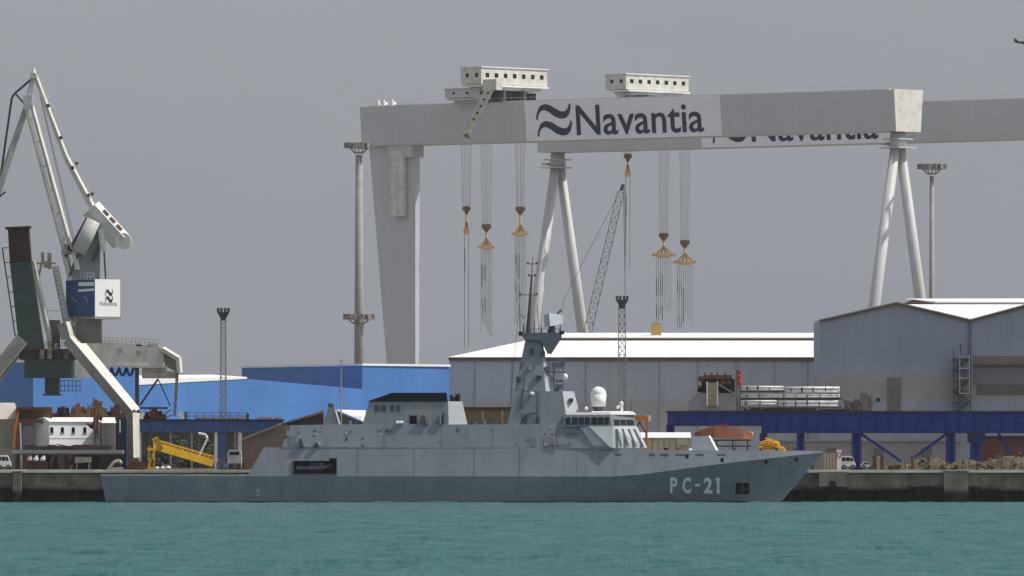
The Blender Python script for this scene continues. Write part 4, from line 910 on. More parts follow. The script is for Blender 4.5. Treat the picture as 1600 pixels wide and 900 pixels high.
# ------------------------------------------------------------------ right quay objects
def gpx(py_unused, Y): return HOR - (GZ - CAMZ) * F / Y
Y = 1385
o = thing('cream_shed', (wx(1045, Y), Y, GZ), 'low cream shed with a bright roof behind the foredeck', 'shed')
MB().pbox(1003, 1078, 684, 733.9, Y, 5).build('wall', mat('cream_wall', (.52, .46, .32), .7, .1, .5, streak=.2), o)
z0, z1 = wz(684, Y) + .01, wz(675.5, Y)
m = MB(); m.hull8([(wx(1000, Y), Y - .3, z0), (wx(1080, Y), Y - .3, z0), (wx(1080, Y), Y + 5.3, z0), (wx(1000, Y), Y + 5.3, z0)], [(wx(1001, Y), Y + 1.5, z1), (wx(1079, Y), Y + 1.5, z1), (wx(1079, Y), Y + 3.5, z1), (wx(1001, Y), Y + 3.5, z1)]); m.build('roof', WHITE, o)
m = MB()
for p in range(1010, 1076, 9): m.pbox(p, p + 1, 684.5, 733, Y - .1, .09)
m.build('wall_rib', TAN, o)
MB().pbox(1058, 1074, 683, 695, Y - .12, .1).build('sign_board', mat('sign_pale', (.55, .48, .38), .7), o)
o = thing('orange_portal', (wx(1005, 1378), 1378, GZ), 'orange steel portal frame standing just right of the bridge', 'portal frame'); Y = 1378
for a_, b_ in ((1008, 1012), (986, 989.5)): MB().pbox(a_, b_, 657, 734, Y, .4).build('post', ORANGE, o)
MB().pbox(984, 1013, 650, 656.8, Y - .05, .5).build('crossbeam', ORANGE, o)
m = MB(); m.beam(P(989, 676, Y), P(1001, 658, Y), .2, .2); m.beam(P(1009, 676, Y), P(998, 658, Y), .2, .2); m.build('brace', RUST, o)
m = MB(); m.pbox(1013.1, 1017, 649, 658, Y, .4); m.pbox(1008.5, 1012.5, 649, 649.9, Y, .4); m.build('lamp', WHITE, o)
Y = 1382
ob = thing('orange_lifeboat', (wx(1130, Y), Y, wz(697, Y)), 'orange upturned boat hull on a stand behind the gun turret', 'boat')
m = MB(); secs = []
for f, hw_, q0, q1 in ((0, .05, 677, 680), (.12, .8, 671, 682), (.35, 1.3, 665, 684), (.6, 1.3, 666, 685), (.85, 1.1, 672, 686), (1, .7, 676, 687)):
    px = lerp(1085, 1176, f); secs.append([(wx(px, Y), Y + 1.5 - hw_, wz(q1, Y)), (wx(px, Y), Y + 1.5 - hw_ * .55, wz(q0, Y)), (wx(px, Y), Y + 1.5 + hw_ * .55, wz(q0, Y)), (wx(px, Y), Y + 1.5 + hw_, wz(q1, Y))])
for a_, b_ in zip(secs, secs[1:]): m.hull8(a_, b_)
m.build('hull', ORRED, ob)
m = MB(); m.tube(P(1172, 680, Y + 1.5), P(1177, 680, Y + 1.5), .5, .4, 10); m.build('stern_tube', mat('salmon_cap', (.62, .36, .26), .6), ob)
m = MB(); m.pbox(1124, 1138, 662, 665.8, Y + 1, 1); m.build('hatch', ORRED, ob)
st_ = thing('boat_cradle', (wx(1135, Y), Y, GZ), 'dark rusty stand carrying the orange boat hull', 'stand')
for p in (1098, 1120, 1145, 1168):
    for yy in (.6, 2.2): MB().pbox(p - 1, p + 1, 689.1, 734, Y + yy, .25).build('stand_leg', RUSTD, st_)
m = MB(); m.pbox(1092, 1174, 686.6, 689, Y + .4, 2.3); m.pbox(1092, 1174, 696, 698, Y + .5, .2); m.build('stand_beam', RUSTD, st_)
# yellow pipes
m = MB(); Y = 1380; rr = random.Random(11)
for k in range(90):
    x = rr.uniform(1190, 1222); hq = 703 - 17 * max(.1, 1 - ((x - 1203) / 20) ** 2) * rr.uniform(.3, 1)
    a_ = P(x - 5, hq + rr.uniform(-2, 3), Y + rr.uniform(0, 2)); b_ = P(x + 5, hq + rr.uniform(-2, 4), Y + rr.uniform(0, 2)); m.tube(a_, b_, .075, n=6)
m.pbox(1191, 1221, 702, 704, Y, 2); o = m.build('yellow_chain_heap', YELLOW); tag(o, 'yellow heap of netting and pipes behind the foredeck', 'heap')
MB_ = MB(); MB_.pbox(1190, 1222, 704, 709, Y - .1, 2.3); MB_.pbox(1191, 1193, 709.1, 734, Y, .2); MB_.pbox(1219, 1221, 709.1, 734, Y, .2); MB_.pbox(1191, 1193, 709.1, 734, Y + 1.9, .2); MB_.pbox(1219, 1221, 709.1, 734, Y + 1.9, .2)
tag(MB_.build('steel_table', RUSTD), 'rusty steel platform under the yellow heap', 'platform')
# tan cabinets, lifebuoy board, vehicles
Y = 1371
for p0, p1, lb in ((1287, 1295.5, 'tan switch cabinet on the quay nearest the bow tip'), (1296.5, 1305, 'tan switch cabinet on the quay beside the lifebuoy board')):
    t = thing('switch_cabinet', (wx((p0 + p1) / 2, Y), Y, GZ), lb, 'cabinet', 'tan cabinets on the quay')
    MB().pbox(p0, p1, 708, 733.8, Y, .7).build('cabinet_body', mat('cabinet_tan', (.40, .35, .25), .7, .1, .8), t)
    MB().pbox(p0 - .5, p1 + .5, 706, 707.9, Y - .06, .85).build('cabinet_top', mat('cabinet_top', (.24, .13, .09), .7), t)
    MB().pbox((p0 + p1) / 2 - .3, (p0 + p1) / 2 + .3, 710, 732, Y - .03, .025).build('door_gap', NAVYD, t)
t = thing('lifebuoy_board', (wx(1311, Y), Y, GZ), 'white board with a red lifebuoy on the quay beside the tan cabinets', 'lifebuoy board')
MB().pbox(1307.5, 1314.5, 703, 733.9, Y, .12).build('board', WHITEW, t)
MB().pbox(1305.6, 1307.3, 706, 733.9, Y, .12).build('post', RED, t)
m = MB(); c = P(1311, 711, Y - .08); n = 16
for k in range(n):
    a_, b_ = 2 * math.pi * k / n, 2 * math.pi * (k + 1) / n; m.tube(c + Vector((.22 * math.cos(a_), 0, .42 * math.sin(a_))), c + Vector((.22 * math.cos(b_), 0, .42 * math.sin(b_))), .06, n=5)
m.build('lifebuoy', RED, t)
def vehicle(name, p0, L, H, Y, label, body, cat, cabfrac=.45, van=True):
    x0 = wx(p0, Y); t = thing(name, (x0 + L / 2, Y, GZ + .06), label, cat, 'vehicles parked on the quay'); W = 1.8; g0 = GZ + .06
    if van: prof = [(0, .4), (0, H * .97), (L * .62, H), (L * .78, H * .93), (L * .93, H * .55), (L, H * .48), (L, .4)]
    else: prof = [(0, .38), (0, H * .58), (L * .08, H * .64), (L * .22, H * .97), (L * .55, H), (L * .74, H * .66), (L * .98, H * .54), (L, .38)]
    m = MB(); m.hull8([(x0 + a_, Y, g0 + b_) for a_, b_ in prof], [(x0 + a_, Y + W, g0 + b_) for a_, b_ in prof]); bd = m.build('body', body, t)
    if van: wins = [[(.04, .60), (.04, .88), (.30, .88), (.30, .60)], [(.33, .60), (.33, .88), (.60, .88), (.60, .60)], [(.63, .60), (.63, .88), (.75, .86), (.88, .60)]]
    else: wins = [[(.14, .66), (.24, .91), (.38, .92), (.38, .66)], [(.40, .66), (.40, .92), (.54, .92), (.69, .66)]]
    for wv in wins:
        m = MB(); m.hull8([(x0 + a_ * L, Y - .02, g0 + b_ * H) for a_, b_ in wv], [(x0 + a_ * L, Y + .02, g0 + b_ * H) for a_, b_ in wv]); m.build('window', GLASS, t)
    for f in (.18, .80):
        for yy in (Y - .03, Y + W - .19):
            m = MB(); m.tube((x0 + L * f, yy, g0 + .33), (x0 + L * f, yy + .22, g0 + .33), .33, n=14); wv = m.build('wheel', TYRE, t)
            m = MB(); m.tube((x0 + L * f, yy - .012, g0 + .33), (x0 + L * f, yy + .1, g0 + .33), .18, n=12); m.build('rim', GREYC, wv)
    MB().box(x0 + L - .05, x0 + L + .03, Y + .1, Y + .5, g0 + .62, g0 + .8).build('headlight', WHITE, t)
    MB().box(x0 - .02, x0 + .05, Y + .1, Y + .35, g0 + .7, g0 + 1.0).build('tail_light', RED, t)
    return t
vehicle('parked_van', 1314.5, 2.25 * .86 + .05 + .0, 1.9, 1372.5, 'small white van with a dark side window parked beside the lifebuoy board', WHITE, 'van')
vehicle('parked_car', 1345, 1.9, 1.05, 1373, 'small white car parked right of the white van', WHITE, 'car', van=False)
for p, lb in ((1366, 'rusty short post right of the white car'), (1372, 'pale short post right of the white car'), (1379, 'wide brown block post left of the spoil heaps'), (1426, 'brown bollard between the spoil heaps')):
    m = MB(); m.tube(P(p, 733.5, 1370), P(p, 715, 1370), .22, .2, 8); m.tube(P(p, 715, 1370), P(p, 713, 1370), .3, .3, 8)
    tag(m.build('quay_post', RUST if p != 1372 else BEIGE), lb, 'post', 'posts along the quay edge')
def heap(p0, p1, q, Y, label, seed, mt=DIRT):
    m = MB(); rr = random.Random(seed); cx = (wx(p0, Y) + wx(p1, Y)) / 2; W = wx(p1, Y) - wx(p0, Y); H = (wz(q, Y) - GZ) * .92; W *= 1.25
    N = 26; grid = {}
    for i in range(N + 1):
        for j in range(9):
            u, v = i / N, j / 8; e = max(0, math.sin(math.pi * u)) ** .7 * math.sin(math.pi * v) ** .8
            z = GZ + .01 + H * e * (.72 + .28 * math.sin(u * 9 + seed) * math.cos(v * 3)) + (rr.random() - .4) * .5 * (e > .05)
            grid[i, j] = m.bm.verts.new((cx - W / 2 + W * u + rr.uniform(-.1, .1), Y + v * 5, max(GZ + .01, z)))
    for i in range(N):
        for j in range(8): m.bm.faces.new([grid[i, j], grid[i + 1, j], grid[i + 1, j + 1], grid[i, j + 1]])
    for k in range(22): u = rr.random(); m.rock((cx - W / 2 + W * u, Y + rr.uniform(0, 2), GZ + .1 + H * math.sin(math.pi * u) * rr.uniform(.1, .7)), rr.uniform(.12, .35), (1.2, 1, .8), seed * 50 + k, 1)
    t = thing('spoil_heap', (cx, Y + 2, GZ), label, 'spoil heap', 'heaps of earth and weeds on the quay'); m.build('earth', mt, t); m = MB()
    for k in range(int(W * 22)):
        u = rr.random(); v = rr.uniform(0, .6); c = Vector((cx - W / 2 + W * u, Y + v * 5, GZ + .05 + H * max(0, math.sin(math.pi * u)) ** .7 * math.sin(math.pi * max(.05, v)) ** .8 * rr.uniform(.6, 1.1)))
        q = rr.uniform(.08, .2); a = Vector((rr.gauss(0, 1), rr.gauss(0, .5), rr.gauss(.4, 1))).normalized(); e = a.orthogonal().normalized(); m.face([c - a * q, c + e * q * .5, c + a * q, c - e * q * .5])
    m.build('weeds', WEED, t); return
    tag(m.build('spoil_heap', mt), label, 'spoil heap', 'heaps of earth and weeds on the quay')
heap(1380, 1426, 722, 1374, 'low khaki earth heap right of the white car', 1)
heap(1420, 1484, 708, 1376, 'tall khaki earth heap with weeds left of the blue double post', 2)
heap(1486, 1540, 713, 1375, 'khaki earth heap between two blue runway posts', 3)
heap(1536, 1640, 706, 1376, 'broad khaki earth heap at the right edge of the quay', 4)
# rusty shed under the runway
Y = 1425
t = thing('rusty_shed', (wx(1580, Y), Y, GZ), 'rust red shed under the blue runway at the right edge', 'shed')
MB().pbox(1534, 1680, 684, 733.8, Y, 8).build('wall', mat('rust_red_wall', (.13, .055, .042), .85, .25, .3, streak=.3), t)
MB().pbox(1530, 1684, 681, 683.9, Y - .4, 9).build('roof', RUSTD, t)
Y = 1440
t = thing('grey_store', (wx(1400, Y), Y, GZ), 'low pale grey store building under the blue runway', 'store')
MB().pbox(1215, 1500, 690, 733.8, Y, 8).build('wall', mat('store_grey', (.27, .255, .25), .8, .12, .3, streak=.25), t)
MB().pbox(1210, 1505, 687, 689.9, Y - .3, 8.6).build('roof', GREYC, t)
for p in (1240, 1290, 1365, 1440): MB().pbox(p, p + 16, 700, 733, Y - .05, .045).build('door', mat('store_door', (.13, .12, .12), .7), t)
# brown shed seen above the ship between hangar and mast
Y = 1400
t = thing('brown_shed', (wx(760, Y), Y, GZ), 'ochre brown shed behind the ship between hangar and mast', 'shed')
MB().pbox(722, 800, 640, 733.8, Y, 6).build('wall', mat('ochre_brown', (.18, .115, .06), .8, .2, .4, streak=.3), t)
MB().pbox(722, 804, 636, 639.9, Y - .3, 6.6).build('roof', RUSTD, t)
for p in (752, 783): MB().pbox(p, p + 4, 641, 664, Y - .1, .09).build('post', TAN, t)
t = thing('white_tent', (wx(548, 1392), 1392, GZ), 'white pitched tent roof showing behind the ship after mast', 'tent'); Y = 1392
tri = (P(528, 641, Y), P(572, 642, Y + 3.2), P(569, 659, Y + 2.6)); m = MB(); m.hull8(tri, [v + Vector((-.2, 4, .1)) for v in tri]); m.build('roof', WHITEW, t)
MB().prism([(522, 641), (567, 660), (567, 733.6), (522, 733.6)], Y + .3, 5).build('tent_wall', mat('tent_dark', (.06, .055, .05), .8), t)
t = thing('sloping_shed', (wx(460, 1394), 1394, GZ), 'dark brown lean-to roof behind the ship left of the white tent', 'shed'); Y = 1394
MB().prism([(440, 664), (505, 645), (505, 733.6), (440, 733.6)], Y, 5).build('wall', RUSTD, t)
MB().prism([(436, 662), (506, 641.5), (506, 645), (437, 664)], Y - .4, 6).build('roof', mat('grey_sheet', (.2, .18, .16), .8), t)
for p in (418, 430): pass
# ------------------------------------------------------------------ left jib crane
Y = 1392
jc = thing('jib_crane', (wx(95, Y), Y, GZ), 'tall white level luffing jib crane with a blue machine house', 'jib crane')
pp = lambda px, py, dy=0: P(px, py, Y) + Vector((0, dy, 0))
def pleg(pts, dy, roll=-24):
    m = MB()
    for a_, b_ in zip(pts, pts[1:]): m.beam(pp(*a_, dy), pp(*b_, dy), 1.35, 1.35, rad(roll))
    lg = m.build('portal_leg', mat('leg_shade_grey', (.30, .29, .265), .65, .15, .4, streak=.35, rust=.3), jc); m = MB()  # grey paints the leg's shaded faces
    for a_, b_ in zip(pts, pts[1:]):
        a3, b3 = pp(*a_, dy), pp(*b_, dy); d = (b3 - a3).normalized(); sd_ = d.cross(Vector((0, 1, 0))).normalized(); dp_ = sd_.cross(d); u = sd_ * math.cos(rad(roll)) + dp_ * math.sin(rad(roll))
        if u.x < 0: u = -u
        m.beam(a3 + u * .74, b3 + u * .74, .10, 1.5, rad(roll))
    m.build('sunlit_edge', CREAMC, lg); return lg  # cream strip added to paint the leg's sunlit edge
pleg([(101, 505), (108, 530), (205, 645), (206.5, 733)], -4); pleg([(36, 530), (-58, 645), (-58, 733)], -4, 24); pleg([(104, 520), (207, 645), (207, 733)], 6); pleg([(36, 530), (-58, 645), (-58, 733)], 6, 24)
MB().pbox(-66, -50, 722, 733.8, Y - 5, 12).build('bogie', NAVYD, jc); MB().pbox(199, 216, 715, 733.8, Y - 5, 12).build('bogie', mat('bogie_brown', (.14, .11, .09), .8), jc)
m = MB(); m.pbox(38, 112, 562, 590, Y - 3, 9); m.build('portal_deck', GREEN, jc)
m = MB(); m.pbox(30, 116, 545, 561.9, Y - 2, 7); m.build('portal_head', mat('portal_brown', (.12, .10, .085), .8, .3, .6, rust=.5), jc)
m = MB(); m.pbox(70, 92, 590.1, 616, Y - 2, 3); m.pbox(66, 95, 616, 618, Y - 2.3, 3.5); m.build('hanging_cabin', GREEN, jc)
m = MB()
for p in range(96, 130, 6): m.tube(pp(p, 611, -2), pp(p, 595, -2), .05, n=4)
for q in (595, 603, 611): m.tube(pp(94, q, -2), pp(128, q, -2), .05, n=4)
m.build('walkway_rail', NAVYD, jc)
for p, q0, q1 in ((32, 544, 530), (46, 545, 538), (62, 560, 545), (74, 560, 548), (84, 545, 536), (100, 560, 548)): MB().pbox(p, p + 7, q1, q0 + 1, Y - 3, 1.2).build('deck_machinery', mat('rusty_pale', (.30, .22, .17), .8, .4, .9, rust=.7), jc)
# dark tower
m = MB(); m.hull8([pp(32, 548, -3.2), pp(70, 546, -3.2), pp(70, 546, .2), pp(32, 548, .2)], [pp(17, 411, -3.2), pp(50, 409, -3.2), pp(50, 409, .2), pp(17, 411, .2)]); m.build('tower', GREEN, jc)
m = MB(); m.hull8([pp(17, 410.5, -3.3), pp(50, 408.5, -3.3), pp(50, 408.5, .3), pp(17, 410.5, .3)], [pp(14, 358, -3.3), pp(46, 356, -3.3), pp(46, 356, .3), pp(14, 358, .3)]); m.build('tower_cap', BROWN, jc)
MB().hull8([pp(10, 359, -3.6), pp(49, 357, -3.6), pp(49, 357, .6), pp(10, 359, .6)], [pp(10, 355.5, -3.6), pp(49, 354, -3.6), pp(49, 354, .6), pp(10, 355.5, .6)]).build('cap_rim', RUSTD, jc)
m = MB(); m.beam(pp(5, 388, -3), pp(25, 525, -3), .14, .14); m.beam(pp(5, 388, -2), pp(25, 525, -2), .14, .14)
for k in range(7): f = k / 6; m.beam(pp(lerp(5, 25, f), lerp(388, 525, f), -3), pp(lerp(16, 33, f), lerp(388, 525, f), -3), .12, .12)
m.build('ladder', NAVYD, jc)
m = MB(); m.beam(pp(53, 408, -2.2), pp(77, 520, -2.2), .62, .7, rad(-25)); m.beam(pp(77, 518, -2.2), pp(80, 548, -2.2), .5, .6, rad(-25)); m.beam(pp(87, 416, -1.5), pp(106, 512, -1.5), .68, .8, rad(-25)); m.build('upright', CREAMC, jc)
MB().beam(pp(72, 486, -2), pp(99, 486, -2), .15, .15).build('cross_bar', CREAM, jc)
m = MB(); m.beam(pp(54, 412, -2), pp(88, 412, -2), .25, .25); m.beam(pp(66, 412, -2), pp(60, 440, -2), .3, .3)
m.pbox(64, 69, 394, 413, Y - 2.1, .6); m.pbox(74, 80, 395, 420, Y - 2.1, .8); m.pbox(68, 78, 408, 418, Y - 2.2, .9); m.build('cross_strut', mat('brown_cream', (.33, .28, .22), .7, .2, .8, rust=.4), jc)
MB().pbox(75, 93, 500, 545, Y - 1.5, 2).build('motor_housing', mat('brown_grey', (.16, .13, .12), .8, .2, .8), jc)
MB().pbox(96, 103, 512, 528, Y - 1.8, 1).build('bracket', CREAMC, jc)
# slewing column, machine house
m = MB(); m.hull8([pp(104, 536, -2), pp(160, 536, -2), pp(160, 536, 3), pp(104, 536, 3)], [pp(110, 496, -2.5), pp(158, 496, -2.5), pp(158, 496, 3.5), pp(110, 496, 3.5)]); m.build('slewing_column', mat('column_brown', (.20, .17, .155), .75, .12, .5, streak=.3), jc)
hz0, hz1 = wz(495, Y), wz(438, Y)
A, Bq, Dq = Vector((wx(148, Y - 4), Y - 4)), Vector((wx(187, Y - 1.2), Y - 1.2)), Vector((wx(103, Y), Y)); Cq = Bq + Dq - A
m = MB(); m.plan([tuple(v) for v in (A, Bq, Cq, Dq)], hz0, hz1); mh = m.build('machine_house', BLUEM, jc)
nrm = Vector((Bq.y - A.y, -(Bq.x - A.x))).normalized(); n3 = Vector((nrm.x, nrm.y, 0))
def wallp(A_, B_, f, z, off): v = A_.lerp(B_, f); return Vector((v.x, v.y, z)) + n3 * off
def wpx(px, py, off):                             # point on the lit end wall
    f = (px - 148) / 39; return wallp(A, Bq, f, wz(py, Y - 2.6), off)
q4 = [(148, 495.5), (187, 495.5), (187, 436.5), (148, 436.5)]
m = MB(); m.hull8([wpx(x, y, .10) for x, y in q4], [wpx(x, y, .01) for x, y in q4]); ep = m.build('end_panel', WHITEW, jc)
def tiny(px, py): return wpx(169.5 + (px - 864) * 12 / 55, 452 + (py - 163) * 12.0 / 25, .13)
m = MB()
for dy in (0, 22): m.face([tiny(px, py + dy) for px, py in WAVE])
m.build('wave_logo', INK, ep)
m = MB(); put_text(m, 'Navantia', lambda s_, t: wpx(155 + s_ * 27, 477.5 - t * 6.5, .13), 1.0, .0); m.build('lettering', mat('faded_ink', (.22, .23, .26), .7), ep)
n3b = Vector((-(A.y - Dq.y), (A.x - Dq.x) * -1 if False else -(A.x - Dq.x), 0)); n3b = Vector(((A - Dq).y, -(A - Dq).x, 0)).normalized()
def bw(px, py, off): f = (px - 103) / 45; v = Dq.lerp(A, f); return Vector((v.x, v.y, wz(py, Y - 2))) + n3b * off
m = MB(); q4 = [(123, 447), (147.5, 447), (147.5, 441), (123, 441)]; m.hull8([bw(x, y, .1) for x, y in q4], [bw(x, y, .005) for x, y in q4]); q4 = [(123, 456), (147.5, 455), (147.5, 451), (123, 452)]; m.hull8([bw(x, y, .1) for x, y in q4], [bw(x, y, .005) for x, y in q4]); m.build('white_stripe', WHITE, mh)
m = MB(); m.beam(bw(113, 463, .12), bw(120, 472, .12), .18, .08); m.beam(bw(132, 463, .12), bw(139, 472, .12), .18, .08); m.beam(bw(113, 463, .1), bw(146, 494, .1), .05, .05); m.build('house_handrail', GREYC, mh)
m = MB(); 
for v in (A, Bq, Cq, Dq): pass
ring = [v + (v - (A + Cq) / 2).normalized() * .2 for v in (A, Bq, Cq, Dq)]; m.plan([tuple(v) for v in ring], hz0 - .35, hz0 - .01); m.build('house_floor', GREYC, jc)
# pylon and ballast arm
m = MB(); m.hull8([pp(110, 438, -1.8), pp(156, 438, -1.8), pp(156, 438, 1.2), pp(110, 438, 1.2)], [pp(136, 346, -1.2), pp(158, 340, -1.2), pp(158, 340, .8), pp(136, 346, .8)]); m.build('pylon', mat('pylon_grey', (.29, .27, .26), .7, .12, .6, streak=.3), jc)
m = MB(); m.tube(pp(124, 395, -2.6), pp(148, 345, -2.6), 1.05, 1.0, 14); m.build('luffing_cylinder', CRLEG, jc, True)
for a_, b_, k in (((103, 402), (137, 342), .42), ((110, 432), (122, 398), .35), ((146, 408), (155, 385), .45)): MB().beam(pp(*a_, -2), pp(*b_, -2), k, k).build('luffing_strut', NAVYD, jc)
for a_, b_ in (((158, 358), (163, 393)), ((116, 392), (122, 422))): MB().beam(pp(*a_, -2), pp(*b_, -2), .55, .6, rad(-30)).build('link', WHITE, jc)
MB().tube(pp(163.5, 393, -2), pp(166, 436, -2), .12, n=6).build('counter_rope', NAVYD, jc)
m = MB(); m.beam(pp(143, 326, -1.5), pp(190, 378, -1.5), 2.5, 1.6, rad(-28)); m.tube(pp(193, 377, -2.6), pp(193, 377, -.2), 1.15, n=18); m.build('counterweight_arm', CREAMC, jc)
dA = (pp(190, 378) - pp(143, 326)).normalized(); sdA = dA.cross(Vector((0, 1, 0))).normalized(); dpA = sdA.cross(dA); uA = sdA * math.cos(rad(-28)) + dpA * math.sin(rad(-28)); vA = dpA * math.cos(rad(-28)) - sdA * math.sin(rad(-28))
for k in range(3):
    c = pp(lerp(143, 190, .30 + .22 * k), lerp(326, 378, .30 + .22 * k), -1.5)
    sg = 1 if uA.x > 0 else -1
    c = c + uA * sg * 1.25; m = MB()
    q = [c + dA * a_ + vA * b_ for a_, b_ in ((-.5, -.5), (.5, -.5), (.5, .5), (-.5, .5))]
    m.hull8([v + uA * sg * .03 for v in q], [v - uA * sg * .1 for v in q]); m.build('lightening_slot', RUSTD, jc)
# boom, jib and tie
m = MB()
for a_, b_ in (((41, 168), (101, 392)), ((50, 165), (112, 390))): m.beam(pp(*a_, -2.2), pp(*b_, -2.2), .32, .30, rad(-28), .46, .40)
for a_, b_ in (((41, 168), (101, 392)), ((50, 165), (112, 390))): m.beam(pp(*a_, 2.4), pp(*b_, 2.4), .3, .3, rad(-28))
for k in range(6): f = (k + .5) / 6; m.beam(pp(lerp(39, 99, f), lerp(168, 392, f), -1.8), pp(lerp(52, 114, f), lerp(165, 390, f), -1.8), .2, .2)
m.beam(pp(101, 392, -1.5), pp(112, 438, -1.5), .7, .7, rad(-28)); m.build('boom', CREAMC, jc)
m = MB(); m.beam(pp(45, 150, -2), pp(46, 172, -2), 1.3, 1.2); m.tube(pp(45, 163, -2.7), pp(45, 163, 1.5), .5, n=12); m.build('boom_head', CREAM, jc)
m = MB(); m.tube(pp(106, 390, -2.4), pp(106, 390, 1.4), .75, n=12); m.tube(pp(112, 388, -2.4), pp(112, 388, 1.4), .5, n=12); m.build('boom_pivot', mat('rust_cream', (.36, .27, .19), .7, .2, .8, rust=.5), jc)
m = MB(); m.beam(pp(54, 116, -1.4), pp(43, 165, -1.4), .55, .6, .3); m.beam(pp(43, 165, -1.4), pp(-2, 300, -1.4), .75, .6, .3); m.beam(pp(54, 116, 1), pp(39, 170, 1), .4, .5, .3); m.beam(pp(36, 175, 1), pp(-8, 300, 1), .4, .5, .3); m.beam(pp(-2, 300, -1.4), pp(-48, 440, -1.4), .6, .5, .3)
m.build('jib', mat('jib_grey', (.40, .38, .35), .65, .12, .5, streak=.3), jc)
m = MB(); m.path([pp(52, 122, -1), pp(24, 146, -1), pp(19, 153, -1), pp(8, 230, -1), pp(-3, 310, -1)], .16, 6); m.path([pp(24, 146, -1), pp(38, 162, -1)], .12, 6); m.beam(pp(-2, 310, -2), pp(10, 300, -2), .25, .2); m.build('jib_stay', NAVYD, jc)
m = MB(); m.beam(pp(55, 118, .4), pp(103, 245, .4), .48, .55, rad(-28), .55, .6); m.beam(pp(103, 245, .4), pp(149, 333, .4), .60, .6, rad(-28), .75, .7)
m.build('tie_beam', CREAM, jc)
m = MB()
for px, py in ((75, 165), (95, 215), (113, 262), (120, 255), (138, 305), (144, 303)): m.ball(pp(px, py, .1), .26, seg=8)
m.build('tie_fitting', RUSTD, jc)
m = MB(); m.tube(pp(53, 118, -1.5), pp(53.5, 106, -1.5), .5, .12, 8); m.tube(pp(54, 119, -2.4), pp(54, 119, 1.5), .42, n=12); m.build('apex_sheave', CREAM, jc)

m = MB()
for k in range(9): p = lerp(104, 146, k / 8); v = bw(p, 438, -.1); m.tube(v, v + Vector((0, 0, 1.0)), .035, n=4)
a_, b_ = bw(104, 438, -.1), bw(146, 438, -.1)
for h_ in (.5, 1.0): m.tube(a_ + Vector((0, 0, h_)), b_ + Vector((0, 0, h_)), .03, n=4)
m.build('roof_rail', CRLEG, jc)
m = MB()
for k in range(16): p = 38 + k * 5; m.tube(pp(p, 545, -2.6), pp(p, 535, -2.6), .035, n=4)
for q in (535, 540): m.tube(pp(38, q, -2.6), pp(113, q, -2.6), .03, n=4)
m.build('deck_rail', NAVYD, jc)
m = MB()
for k in range(4): a_, b_ = (108 + 10 * (k % 2), 534 - k * 9), (118 - 10 * (k % 2), 525 - k * 9); m.beam(pp(*a_, -3.1), pp(*b_, -3.1), .16, .5)
m.tube(pp(107, 534, -3.3), pp(107, 495, -3.3), .04, n=4); m.tube(pp(119, 534, -3.3), pp(119, 495, -3.3), .04, n=4); m.build('stairs', CRLEG, jc)
m = MB()
for dx in (0, 3): m.tube(pp(54 + dx * .3, 114, .8), pp(128 + dx, 438, .8), .035, n=4); m.tube(pp(47, 152, -2.6), pp(118 + dx, 440, -2.6), .03, n=4)
m.tube(pp(53, 116, -1), pp(-6, 330, -1), .035, n=4); m.build('wire_rope', CABLE, jc)
m = MB()
for k in range(28): f = k / 27; m.tube(pp(lerp(58, 146, f), lerp(121, 322, f), -.1), pp(lerp(60.5, 148.5, f), lerp(118, 319, f), -.1), .03, n=4)
m.tube(pp(60.5, 118, -.1), pp(148.5, 319, -.1), .03, n=4); m.build('tie_rail', CRLEG, jc)
m = MB()
for k in range(12): q = lerp(424, 505, k / 11); x_ = lerp(89, 105, k / 11); m.tube(pp(x_ - 4, q, -2.2), pp(x_ + 3, q, -2.2), .03, n=4)
m.tube(pp(85, 424, -2.2), pp(101, 505, -2.2), .035, n=4); m.build('mast_ladder', NAVYD, jc)
# ------------------------------------------------------------------ cream portal gantry behind the jib crane
Y = 1420
pg = thing('portal_gantry', (wx(200, Y), Y, wz(655, Y)), 'weathered cream portal gantry behind the diagonal crane leg', 'portal gantry')
MB().prism([(110, 570), (112, 536), (150, 533), (248, 541), (256, 547), (256, 568), (250, 571.5)], Y, 2.6).build('main_beam', CREAM, pg)
m = MB(); m.pbox(110, 262, 571.6, 574.5, Y - .3, 3.2); m.build('beam_flange', mat('pale_flange', (.6, .57, .5), .6, .1), pg)
m = MB(); m.beam(P(254, 545, Y), P(279, 560, Y), .55, 1.2, rad(-15)); m.beam(P(279, 558, Y), P(281, 582, Y), .5, 1.2, rad(-15)); m.build('end_bracket', CREAM, pg)
MB().prism([(254, 549), (276, 561), (276, 581), (258, 573)], Y + .4, 1).build('bracket_web', mat('web_tan', (.33, .28, .21), .7), pg)
MB().prism([(106, 575), (142, 571), (142, 590), (108, 592)], Y - .4, 2).build('lower_beam', CREAM, pg)
m = MB(); m.pbox(211, 217, 574.6, 655, Y, .7); m.build('leg', NAVYD, pg)
m = MB(); m.beam(P(277, 582, Y), P(273, 650, Y), .42, .5); m.build('leg', mat('leg_brown', (.24, .18, .14), .8), pg)
m = MB(); m.beam(P(247, 592, Y), P(219, 633, Y), .28, .28); m.beam(P(247, 592, Y), P(266, 634, Y), .16, .16); m.build('brace', RUSTD, pg)
m = MB(); m.pbox(222, 276, 580, 591, Y + .2, 1.6); m.pbox(222, 260, 575, 579.9, Y, 1); m.build('cross_trolley', mat('dirty_white', (.45, .40, .34), .8, .3, .8, rust=.6), pg)
m = MB()
for k in range(4):
    x0 = 163 + k * 11.5; pts = [P(x0 + 11.5 * t, 574 + 13 * math.sin(math.pi * t), Y - .2) for t in [i / 8 for i in range(9)]]; m.path(pts, .19, 6)
m.build('festoon_cable', mat('cable_navy', (.015, .018, .035), .7), pg)
